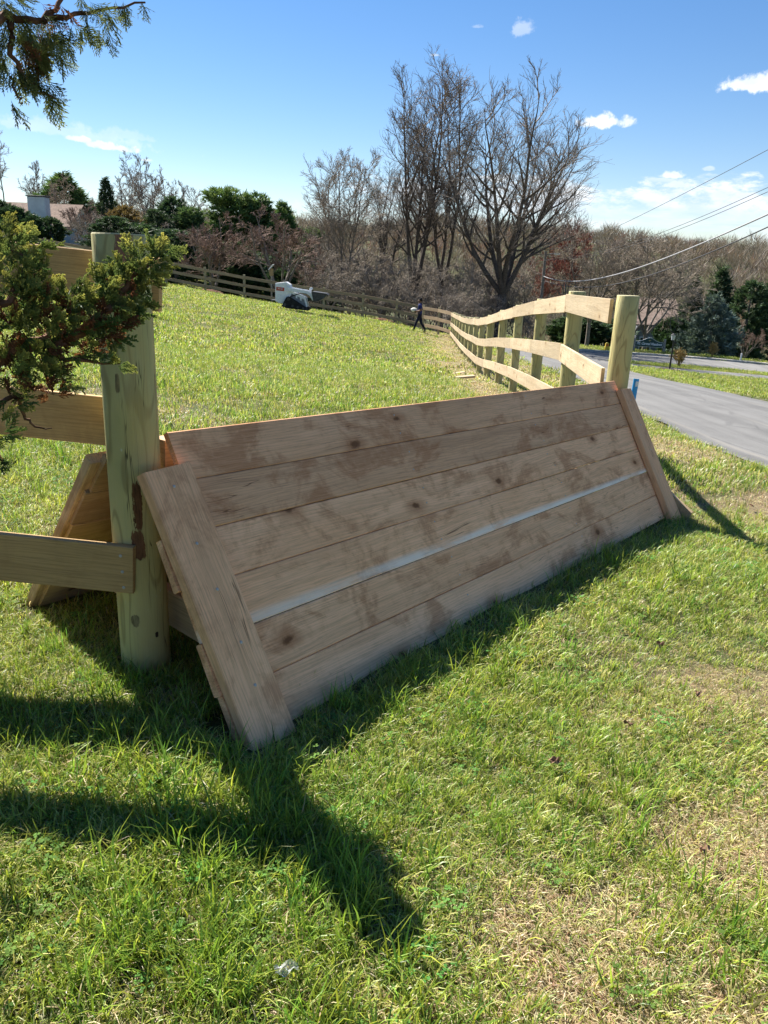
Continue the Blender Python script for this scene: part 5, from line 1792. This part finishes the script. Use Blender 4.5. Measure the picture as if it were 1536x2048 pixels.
# ------------------------------------------------------------------ lamp post in its bed
pl = at(1338.5, 742, 40.0); plz = g1(pl.x, pl.y)
lamp = thing('lamp_post', (pl.x, pl.y, plz), 'black garden lamp post with glass lantern beside the drive', 'lamp post')
M_BLKP = plain('black_paint', (0.015, 0.015, 0.016), 0.5, 0.4)
M_LGLASS = plain('lantern_glass', (0.45, 0.48, 0.50), 0.1, 0.6)
add(lamp, 'post', cyl('post', (0, 0, -0.2), (0, 0, 1.52), 0.045, 0.038, M_BLKP))
lan = add(lamp, 'lantern', cyl('lantern', (-0.06, 0, 1.56), (-0.06, 0, 1.80), 0.075, 0.11, M_LGLASS, 6))
add(lan, 'lantern_cap', cyl('lantern_cap', (-0.06, 0, 1.802), (-0.06, 0, 1.90), 0.135, 0.02, M_BLKP, 6))
add(lan, 'lantern_base', cyl('lantern_base', (-0.06, 0, 1.515), (-0.06, 0, 1.558), 0.045, 0.08, M_BLKP, 6))
add(lamp, 'address_plate', rbox('address_plate', 0.07, 0, 1.44, 0.16, 0.02, 0.09, M_BLKP, 0.004))
M_MULCH = plain('brown_mulch', (0.135, 0.070, 0.042), 0.95, 0.1, var=0.45, scale=14, bump=0.8)
M_STONE = plain('bed_edging_stone', (0.26, 0.20, 0.16), 0.9, var=0.25, scale=8)


def mulch_bed(x, y, rx, ry, h, label, stones=0, seed=0):
    z = g1(x, y)
    t = thing('mulch_bed', (x, y, z), label, 'mulch bed')
    rs = np.random.RandomState(seed)
    V, F_ = [(0, 0, h)], []
    n, m_ = 22, 5
    for i in range(1, m_ + 1):
        f = i / m_
        for k in range(n):
            a = 6.283 * k / n
            xx, yy = rx * f * math.cos(a) * rs.uniform(0.94, 1.06), ry * f * math.sin(a) * rs.uniform(0.94, 1.06)
            zz = g1(x + xx, y + yy) - z + h * (1 - f ** 3) + rs.uniform(-0.02, 0.02) - (0.05 if i == m_ else 0)
            V.append((xx, yy, zz))
    for k in range(n):
        F_.append((0, 1 + k, 1 + (k + 1) % n))
    for i in range(m_ - 1):
        for k in range(n):
            a, b = 1 + i * n + k, 1 + i * n + (k + 1) % n
            F_.append((a, a + n, b + n, b))
    add(t, 'mound', mesh_from('mound', V, F_, M_MULCH))
    for k in range(stones):
        a = 6.283 * k / stones
        sx2, sy2 = rx * 1.05 * math.cos(a), ry * 1.05 * math.sin(a)
        zz = g1(x + sx2, y + sy2) - z
        st = add(t, 'edging_stone', rbox('edging_stone', 0, 0, 0.05, 0.26, 0.13, 0.16, M_STONE, 0.03))
        st.matrix_local = Matrix.Translation((sx2, sy2, zz)) @ Matrix.Rotation(a + math.pi / 2 + rs.uniform(-0.2, 0.2), 4, 'Z')
    return t


mulch_bed(pl.x, pl.y - 0.05, 0.48, 0.5, 0.10, 'small stone edged bed round the lamp post', 10, 1)
for (u, Y, rx, h, lb) in ((425, 51, 1.0, 0.30, 'brown mulch mound under the purplish tree beyond the far fence'), (771, 48.6, 0.9, 0.28, 'brown mulch mound behind the fence left of the person'),
                          (468, 56, 0.9, 0.2, 'thin brown mulch patch right of the purplish tree')):
    mulch_bed(gx_at(u, Y), Y, rx, 0.8, h, lb, 0, int(u))

# ------------------------------------------------------------------ markers, shrubs, sapling on the lawns
M_BLUE = plain('bright_blue_plastic', (0.03, 0.33, 0.72), 0.4, 0.4, var=0.05)
M_PAPER = plain('white_tag', (0.75, 0.78, 0.8), 0.6, var=0.05)
for i, (u, vt, Y, lb) in enumerate(((1268, 757, 7.6, 'bright blue marker stake at the road edge right of the end post'), (1138, 728, 10.6, 'bright blue marker stake seen through the fence rails'))):
    tp = at(u, vt, Y); zg = g1(tp.x, Y)
    st = thing('marker_stake', (tp.x, Y, zg), lb, 'stake')
    hgt = tp.z - zg
    # half-round folded blade
    V, F_ = [], []
    n = 7
    for zz in (-0.15, hgt):
        for k in range(n):
            a = math.pi * (k / (n - 1))
            V.append((0.028 * math.cos(a), -0.018 * math.sin(a), zz))
        for k in range(n):
            a = math.pi * (1 - k / (n - 1))
            V.append((0.024 * math.cos(a), -0.014 * math.sin(a), zz))
    m_ = 2 * n
    for k in range(m_):
        F_.append((k, (k + 1) % m_, m_ + (k + 1) % m_, m_ + k))
    F_.append(tuple(range(m_))); F_.append(tuple(reversed(range(m_, 2 * m_))))
    ob = add(st, 'blade', mesh_from('blade', V, F_, M_BLUE))
    if i == 0:
        add(st, 'tag', rbox('tag', 0.008, -0.0205, hgt - 0.05, 0.030, 0.002, 0.05, M_PAPER, 0.0))
    st.matrix_basis = st.matrix_basis @ Matrix.Rotation(R(5 if i else 2), 4, 'Y')
ym = at(1212, 707, 55.5); yz = g1(ym.x, ym.y)
M_YEL = plain('yellow_plastic', (0.62, 0.44, 0.06), 0.5, var=0.06)
M_ORG = plain('orange_disc', (0.60, 0.14, 0.03), 0.5, var=0.06)
mk = thing('yellow_marker', (ym.x, ym.y, yz), 'small yellow tapering marker with orange disc on the lawn', 'marker')
add(mk, 'shell', prism('shell', [(-0.17, -0.05), (0.17, -0.05), (0.11, 0.52), (0.05, 0.58), (-0.05, 0.58), (-0.11, 0.52)], -0.08, 0.08, M_YEL, 0.02))
add(mk, 'disc', cyl('disc', (0, -0.082, 0.40), (0, -0.10, 0.40), 0.085, 0.085, M_ORG, 14))
M_FORS = plain('tan_yellow_twigs', (0.36, 0.26, 0.10), 0.8, 0.2, var=0.25)
fors = tree_meshes('fors', bare_tree(91, 1.15, 0.03, stems=14, fork=0.03, limbs=70, subs=4, twigs=3, ends=0, spread=0.45, up=0.1, limb_len=0.35, wig=0.08, low=0.35, twig_r=0.011), M_FORS, M_FORS)
plant_tree('shrub', fors, gx_at(1388, 45), 45, (1.15, 0.95), 0, 'tan twiggy upright shrub between the drive and the street', 'shrub')
plant_tree('sapling', fors, gx_at(1453, 55.5), 55.5, (0.9, 1.0), 2, 'thin leafless sapling on the lawn before the blue spruce', 'shrub')
plant_tree('shrub', vase, gx_at(1520, 63), 63, (0.6, 0.55), 1.2, 'reddish bare shrub right of the blue spruce', 'shrub')
wpz = at(1481, 720, 54.6)
wp = thing('white_post', (wpz.x, wpz.y, g1(wpz.x, wpz.y)), 'short white post standing on the lawn at right', 'post')
add(wp, 'shaft', cyl('shaft', (0, 0, -0.1), (0, 0, 0.44), 0.06, 0.055, M_TRIM, 10))
add(wp, 'cap', cyl('cap', (0, 0, 0.442), (0, 0, 0.50), 0.07, 0.03, M_TRIM, 10))

# birdhouse on a post beyond the far fence
bh = at(543, 540, 50.5); bz_ = g1(bh.x, bh.y)
bird = thing('birdhouse', (bh.x, bh.y, bz_), 'birdhouse with pale tilted roof on a post behind the loader', 'birdhouse')
hz = bh.z - bz_
add(bird, 'post', rbox('post', 0, 0, (hz - 0.35) / 2, 0.10, 0.10, hz + 0.05, M_WPOST, 0.01))
add(bird, 'box', rbox('box', 0, 0, hz - 0.12, 0.24, 0.24, 0.42, plain('ochre_box', (0.34, 0.24, 0.12), 0.8), 0.01))
rf = add(bird, 'roof', rbox('roof', 0, 0, 0, 0.46, 0.36, 0.05, M_TRIM, 0.01))
rf.matrix_local = Matrix.Translation((-0.02, 0, hz + 0.17)) @ Matrix.Rotation(R(-48), 4, 'Y')

# scrap boards in the grass by the fence
for i, (u, v, Y, L, w, az, lb) in enumerate(((931, 744, 15.0, 0.36, 0.16, 0.15, 'pale board offcut lying in the grass beside the fence'), (918, 724, 17.4, 0.30, 0.12, 0.4, 'smaller pale offcut lying beside the fence farther down'))):
    p = at(u, v, Y); z = g1(p.x, Y)
    t = obj('board_offcut', box_mesh('board_offcut', L, w, 0.04, M_RAIL, 0.003, 0.002, seed=70 + i), None, Matrix.Translation((p.x, Y, z + 0.07)) @ Matrix.Rotation(az, 4, 'Z') @ Matrix.Rotation(R(-6), 4, 'Y'))
    tag(t, lb, 'board')

# ------------------------------------------------------------------ utility pole and wires
M_POLE = plain('grey_utility_pole', (0.22, 0.20, 0.18), 0.9, var=0.2)
M_WIRE = plain('dark_cable', (0.05, 0.05, 0.055), 0.7)
M_WIRE2 = plain('grey_cable', (0.32, 0.32, 0.33), 0.6)
px_ = gx_at(1088, 60); pz_ = g1(px_, 60)
pole = thing('utility_pole', (px_, 60, pz_), 'grey utility pole with street lamp arm behind the fence', 'pole')
topz = at(1094, 502, 60).z - pz_
add(pole, 'shaft', cyl('shaft', (0, 0, -0.3), (0, 0, topz), 0.13, 0.09, M_POLE, 10))
armp = [(0, 0, topz - 0.35), (0.3, -0.1, topz - 0.2), (0.65, -0.2, topz - 0.18)]
V, F = tubes([(np.array(armp), np.array([0.03, 0.03, 0.03]))], 6)
la = add(pole, 'lamp_arm', tri_mesh('lamp_arm', V, F, M_GREYP))
add(la, 'lamp_head', rbox('lamp_head', 0.80, -0.22, topz - 0.19, 0.42, 0.16, 0.10, M_TRIM, 0.03))
npx, npy = 12.2, 5.0
npz = g1(npx, npy)
pole2 = thing('utility_pole', (npx, npy, npz), 'nearer utility pole standing across the road, past the right edge', 'pole')
add(pole2, 'shaft', cyl('shaft', (0, 0, -0.3), (0, 0, 11.2), 0.15, 0.11, M_POLE, 12))
# heights relative to the lens at Y = 60, 49, 41.8, 34.3, 24.6 and at the nearer pole
WIRES = [((1.45, 1.75, 2.42, 3.1, 4.24, 7.4), 0.010, M_WIRE, 0.0, 'highest thin wire of the power line'), ((0.75, 0.95, 1.35, 1.95, 3.12, 6.2), 0.010, M_WIRE, 0.12, 'upper wire of the pair below the highest one'),
         ((0.70, 0.80, 1.15, 1.70, 2.86, 5.9), 0.010, M_WIRE, -0.12, 'lower wire of the pair below the highest one'), ((-0.43, -0.55, -0.07, 0.77, 2.24, 5.4), 0.028, M_WIRE2, 0.0, 'thick pale sagging cable of the power line'),
         ((-0.75, -0.92, -0.50, 0.28, 1.92, 5.0), 0.022, M_WIRE, 0.1, 'thick dark lowest cable of the power line')]
for hs_, r_, m_, dx_, lb in WIRES:
    Yk = np.array([60, 49, 41.8, 34.3, 24.6, npy])
    cf = np.polyfit(Yk, np.array(hs_), 4)
    Yp = np.linspace(60, npy, 60)
    zz = np.polyval(cf, Yp) + HC
    xx = px_ + (npx - px_) * (60 - Yp) / (60 - npy) + dx_
    V, F = tubes([(np.stack([xx, Yp, zz], -1), np.full(60, r_))], 5)
    tag(obj('power_line', tri_mesh('power_line', V, F, m_, smooth=True)), lb, 'wire', 'wires of the power line')

# ------------------------------------------------------------------ cedar close to the lens on the left
M_CEDAR = leafy_material('cedar_foliage', 0.42, 0.55, spec=0.2, hue_var=0.0, val_var=0.0)
M_CBARK = plain('cedar_bark', (0.16, 0.085, 0.05), 0.9, 0.1, var=0.35, scale=30)


def spray(seed, L, pairs, ang, sub, dense):
    """flat fern-like spray in local x-y, along +x; returns V, F, along"""
    rs = np.random.RandomState(seed)
    V, F_, A = [], [], []

    def leaf(p, d, ln, w, nz):
        s = unit(np.cross(d, nz)) * w
        k = len(V)
        mid = p + d * ln * 0.45
        V.extend([p, mid - s, p + d * ln, mid + s]); F_.append((k, k + 1, k + 2)); F_.append((k, k + 2, k + 3))
        A.extend([p[0], mid[0], (p + d * ln)[0], mid[0]])
        n2 = np.cross(d, s / w) * w * 0.8
        k = len(V)
        V.extend([p, mid - n2, p + d * ln, mid + n2]); F_.append((k, k + 1, k + 2)); F_.append((k, k + 2, k + 3))
        A.extend([p[0], mid[0], (p + d * ln)[0], mid[0]])
    leaf(np.zeros(3), np.array([1.0, 0, 0]), L, 0.0014, np.array([0, 0, 1.0]))
    for k in range(pairs):
        f = 0.12 + 0.86 * k / pairs
        for sd in (-1, 1):
            a = ang * rs.uniform(0.8, 1.2)
            d = unit(np.array([math.cos(a), sd * math.sin(a), rs.normal(0, 0.28)]))
            ln = L * (0.55 - 0.38 * f) * rs.uniform(0.7, 1.2)
            p = np.array([f * L, 0, 0])
            leaf(p, d, ln, 0.0019 * dense, np.array([0, 0, 1.0]))
            for j in range(sub):
                q = p + d * ln * (0.25 + 0.7 * j / sub)
                s2 = 1 if j % 2 else -1
                d2 = unit(d + np.array([0.35, 0.9 * s2, rs.normal(0, 0.45)]))
                leaf(q, d2, ln * rs.uniform(0.28, 0.48), 0.0017 * dense, np.array([0, 0, 1.0]))
    return np.array(V), np.array(F_), np.array(A)


tuft = [spray(i, 0.052, 7, 0.70, 5, 1.15) for i in range(4)]
fern = [spray(10 + i, 0.085, 9, 0.62, 4, 0.75) for i in range(4)]
LOW = [  # pixel, distance, radius in pixels, count, how brown
    (25, 500, 1.60, 45, 22, 0), (62, 498, 1.62, 28, 12, 0), (15, 555, 1.56, 55, 26, 0.1), (70, 560, 1.60, 45, 20, 0.1), (60, 610, 1.60, 55, 26, 0.1),
    (20, 640, 1.56, 55, 26, 0.3), (120, 600, 1.66, 42, 20, 0.0), (155, 590, 1.68, 36, 18, 0.0), (110, 650, 1.62, 55, 26, 0.2), (170, 640, 1.70, 45, 20, 0.3), (210, 590, 1.72, 34, 18, 0.0),
    (232, 560, 1.75, 36, 18, 0.0), (262, 535, 1.78, 40, 22, 0.0), (300, 525, 1.80, 32, 18, 0.0), (322, 508, 1.82, 16, 8, 0.0), (290, 560, 1.80, 32, 14, 0.0), (268, 600, 1.78, 34, 16, 0.1),
    (210, 640, 1.72, 45, 26, 0.85), (180, 690, 1.70, 45, 22, 0.6), (255, 628, 1.76, 34, 14, 0.15), (225, 658, 1.73, 32, 14, 0.2), (130, 700, 1.64, 45, 20, 0.3), (60, 690, 1.58, 60, 26, 0.35), (75, 740, 1.6, 45, 18, 0.25),
    (20, 740, 1.55, 45, 16, 0.3), (25, 795, 1.54, 26, 6, 0.4), (120, 745, 1.62, 36, 14, 0.1), (110, 790, 1.62, 22, 6, 0.9), (232, 728, 1.74, 13, 5, 0.0), (0, 860, 1.50, 22, 8, 0.0), (-4, 915, 1.50, 20, 6, 0.0), (90, 770, 1.6, 40, 9, 0.8), (35, 775, 1.58, 30, 8, 0.9)]
HIGH = [(20, 30, 1.70, 50, 26, 0.1), (75, 45, 1.72, 44, 20, 0.3), (25, 90, 1.70, 48, 24, 0.1), (85, 95, 1.72, 40, 20, 0.0), (45, 125, 1.70, 38, 20, 0.0), (105, 115, 1.73, 18, 7, 0.0), (25, 135, 1.68, 28, 10, 0.1), (92, 172, 1.72, 16, 6, 0.1),
        (55, 165, 1.7, 18, 7, 0.0), (140, 50, 1.75, 28, 10, 0.0), (120, 85, 1.74, 20, 6, 0.0), (175, 18, 1.78, 26, 9, 0.0), (165, 52, 1.78, 14, 3, 0.0), (215, 18, 1.82, 16, 4, 0.0), (210, 62, 1.82, 12, 3, 0.0), (245, 8, 1.86, 18, 6, 0.0), (282, 8, 1.9, 8, 2, 0.0), (20, 195, 1.68, 10, 3, 0.0)]
TR = Vector((-1.38, 1.42, g1(-1.38, 1.42)))
ced = thing('cedar_tree', TR, 'evergreen cedar with yellow tipped sprays leaning in from the left edge', 'tree')
rs = np.random.RandomState(77)
Vs, Fs, Cs, base = [], [], [], 0


def put_spray(tpl, p, d, size, col, tipc):
    global base
    V, F_, A = tpl
    d = unit(d); r = unit(np.cross(d, rs.normal(0, 1, 3))); n_ = np.cross(d, r)
    W = V[:, :1] * d + V[:, 1:2] * r + V[:, 2:3] * n_
    # sag along the length
    W = W * size
    Vs.append(W + p); Fs.append(F_ + base)
    f = np.clip(A / A.max(), 0, 1)[:, None] ** 1.6
    Cs.append(col * (1 - f) + tipc * f)
    base += len(V)


anchor_low, anchor_high = [], []
for lst, low in ((LOW, True), (HIGH, False)):
    for (u, v, Y, rad, cnt, br) in lst:
        c = at(u, v, Y)
        rm = rad / FPX * Y
        (anchor_low if low else anchor_high).append((c, rm))
        for k in range(int(cnt * (0.95 if low else 0.75))):
            off = unit(rs.normal(0, 1, 3)) * rm * rs.rand() ** 0.45 * np.array([1, 1.0, 1])
            p = np.array(c) + off
            if low:
                d = unit(off) * 0.8 + np.array([0.25, -0.05, 0.45]) + rs.normal(0, 0.25, 3)
            else:
                d = unit(off) * 0.4 + np.array([0.22, 0.0, -0.75]) + rs.normal(0, 0.25, 3)
            p = p - unit(d) * rm * 0.35
            brown = rs.rand() < br * 0.75 + 0.03
            hgt = off[2] / (rm + 1e-6)
            if brown:
                col, tc = np.array([0.16, 0.070, 0.036]) * rs.uniform(0.6, 1.4), np.array([0.30, 0.135, 0.065]) * rs.uniform(0.6, 1.3)
            elif low:
                col = np.array([0.085, 0.145, 0.050]) * rs.uniform(0.7, 1.3)
                y_ = np.clip(0.55 + 0.45 * hgt + rs.normal(0, 0.3), 0, 1)  # yellow tips, brighter towards each clump's top: sunlight painted into the colour
                tc = np.array([0.13, 0.22, 0.075]) * (1 - y_) + np.array([0.58, 0.52, 0.14]) * y_
            else:
                col = np.array([0.085, 0.115, 0.045]) * rs.uniform(0.7, 1.3)
                tc = np.array([0.24, 0.26, 0.09]) * rs.uniform(0.7, 1.5)
            put_spray((tuft if low else fern)[rs.randint(4)], p, d, rs.uniform(0.6, 1.05) if low else rs.uniform(0.45, 0.85), col, tc)
# the rest of the tree, off the left edge
for k in range(150):
    h = rs.uniform(0.3, 2.9); a = rs.uniform(0, 6.28); r_ = rs.uniform(0.15, 0.55) * (1.25 - h / 3.4)
    p = np.array([TR.x - 0.05 + r_ * math.cos(a), TR.y + r_ * math.sin(a) * 0.8, TR.z + h])
    if p[0] > -0.58 * p[1] - 0.28:
        continue
    for j in range(9):
        col = np.array([0.045, 0.085, 0.030]) * rs.uniform(0.7, 1.3)
        put_spray(tuft[rs.randint(4)], p + rs.normal(0, 0.05, 3), np.array([math.cos(a), math.sin(a), 0.3]) + rs.normal(0, 0.5, 3), rs.uniform(1.0, 2.2), col, np.array([0.2, 0.22, 0.06]))
tube_obj('trunk', [TR + Vector((0, 0, -0.2)), TR + Vector((0.02, 0.01, 0.8)), TR + Vector((-0.02, 0.03, 1.8)), TR + Vector((0.0, 0, 2.9))], [0.085, 0.07, 0.05, 0.02], M_CBARK, ced)


def limb(pts, r0, r1):
    P = [Vector(p) for p in pts]
    Q = []
    for i in range(len(P) - 1):
        for k in range(4):
            Q.append(P[i].lerp(P[i + 1], k / 4) + Vector(rs.normal(0, 0.0025, 3)))
    Q.append(P[-1])
    for q in Q:                                    # the part of the bough past the left edge carries foliage too
        if q.x < -0.53 * q.y - 0.02:
            for j in range(16):
                d = np.array([rs.normal(0, 0.6), rs.normal(0, 0.6), 0.35 + rs.normal(0, 0.4)])
                y_ = rs.rand()
                put_spray(tuft[rs.randint(4)], np.array(q) + rs.normal(0, 0.035, 3), d, rs.uniform(0.8, 1.5), np.array([0.085, 0.145, 0.050]) * rs.uniform(0.7, 1.3),
                          np.array([0.13, 0.22, 0.075]) * (1 - y_) + np.array([0.50, 0.46, 0.13]) * y_)
    return tube_obj('branch', Q, list(np.linspace(r0, r1, len(Q))), M_CBARK, ced, 6)


limb([TR + Vector((0, 0, 0.75)), at(-60, 740, 1.55), at(60, 690, 1.60), at(165, 665, 1.69), at(215, 620, 1.73), at(265, 555, 1.78), at(318, 512, 1.82)], 0.022, 0.003)
limb([TR + Vector((0, 0, 0.85)), at(-60, 640, 1.5), at(20, 600, 1.57), at(60, 520, 1.62)], 0.018, 0.004)
limb([at(60, 690, 1.60), at(130, 720, 1.63), at(190, 722, 1.70), at(240, 727, 1.745)], 0.007, 0.002)
limb([TR + Vector((0, 0, 0.60)), at(-40, 820, 1.5), at(30, 790, 1.56), at(48, 830, 1.58), at(70, 852, 1.58), at(104, 856, 1.6)], 0.007, 0.0012)
limb([at(165, 665, 1.69), at(225, 650, 1.73), at(290, 560, 1.79)], 0.006, 0.002)
limb([at(60, 520, 1.62), at(20, 500, 1.6)], 0.005, 0.002)
limb([TR + Vector((0, 0, 2.1)), at(-80, 60, 1.55), at(20, 35, 1.68), at(85, 40, 1.72), at(128, -10, 1.76)], 0.011, 0.004)
limb([at(85, 40, 1.72), at(150, 30, 1.76), at(200, 20, 1.80), at(290, 5, 1.9)], 0.006, 0.002)
limb([at(20, 35, 1.68), at(20, 110, 1.69), at(60, 170, 1.70), at(112, 198, 1.72)], 0.007, 0.002)
limb([at(20, 150, 1.68), at(35, 195, 1.68), at(46, 207, 1.68)], 0.003, 0.0015)

add_o = obj('foliage', tri_mesh('foliage', np.concatenate(Vs), np.concatenate(Fs), M_CEDAR, col=np.concatenate(Cs)), ced)
add_o['kind'] = 'stuff'

# ------------------------------------------------------------------ litter in the foreground grass
M_FILM = bpy.data.materials.new('clear_crumpled_film'); M_FILM.use_nodes = True
fb = M_FILM.node_tree.nodes['Principled BSDF']
fb.inputs['Base Color'].default_value = (0.85, 0.87, 0.86, 1); fb.inputs['Roughness'].default_value = 0.2
fb.inputs['Transmission Weight'].default_value = 0.75; fb.inputs['IOR'].default_value = 1.2
fnt = NT(M_FILM.node_tree)
fco = fnt.new('ShaderNodeTexCoord').outputs['Object']
fnt.put(fb.inputs['Roughness'], fnt.ramp(fnt.noise(fco, 60, 3, 0.6), 0.3, 0.7, 0.08, 0.4))


def ground_hit(u, v):
    r = pix_ray(u, v)
    Y = 1.0
    for _ in range(40):
        p = at(u, v, Y)
        Y += (p.z - g1(p.x, p.y)) * 0.7
    return at(u, v, Y)


def crumple(name, L, W, n, amp, mat, seed):
    rs = np.random.RandomState(seed)
    V, F_ = [], []
    for i in range(n):
        for j in range(n):
            a, b = i / (n - 1) - 0.5, j / (n - 1) - 0.5
            k = 1 - 0.5 * abs(a) ** 1.5
            V.append((a * L, b * W * k, amp * (rs.rand() + 0.6 * math.sin(a * 9 + seed) * math.cos(b * 8))))
    for i in range(n - 1):
        for j in range(n - 1):
            q = i * n + j
            F_.append((q, q + 1, q + n + 1, q + n))
    return mesh_from(name, V, F_, mat)


p = ground_hit(572, 1982)
t = obj('plastic_scrap', crumple('plastic_scrap', 0.050, 0.028, 9, 0.014, M_FILM, 3), None, Matrix.Translation(p + Vector((0, 0, 0.055))) @ Matrix.Rotation(R(32), 4, 'Z') @ Matrix.Rotation(R(12), 4, 'Y'))
tag(t, 'crumpled scrap of clear plastic lying in the foreground grass', 'scrap')
M_LEAF = plain('dead_oak_leaf', (0.26, 0.16, 0.10), 0.8, 0.15, var=0.35, scale=40)
for i, (u, v, lb) in enumerate(((1318, 1306, 'curled dark dead leaf in the grass right of the shadow edge'), (1390, 1408, 'brown dead leaf in the sunny grass near the right edge'),
                                (1252, 1470, 'tan dead leaf in the middle of the sunny grass'), (1406, 1725, 'reddish dead leaf low on the right'), (1150, 1098, 'dark dead leaf at the foot of the boards'), (1106, 1545, 'small brown dead leaf left of the tan one'),
                                (1500, 1022, 'dark dead leaf in dry grass near the road'))):
    p = ground_hit(u, v)
    sc_ = 0.022 if v > 1200 else 0.032
    t = obj('dead_leaf', crumple('dead_leaf', sc_ * 1.5, sc_, 6, 0.014, M_LEAF, 20 + i), None, Matrix.Translation(p + Vector((0, 0, 0.04))) @ Matrix.Rotation(i * 1.3, 4, 'Z') @ Matrix.Rotation(0.4, 4, 'X'))
    tag(t, lb, 'leaf', 'dead leaves in the grass')
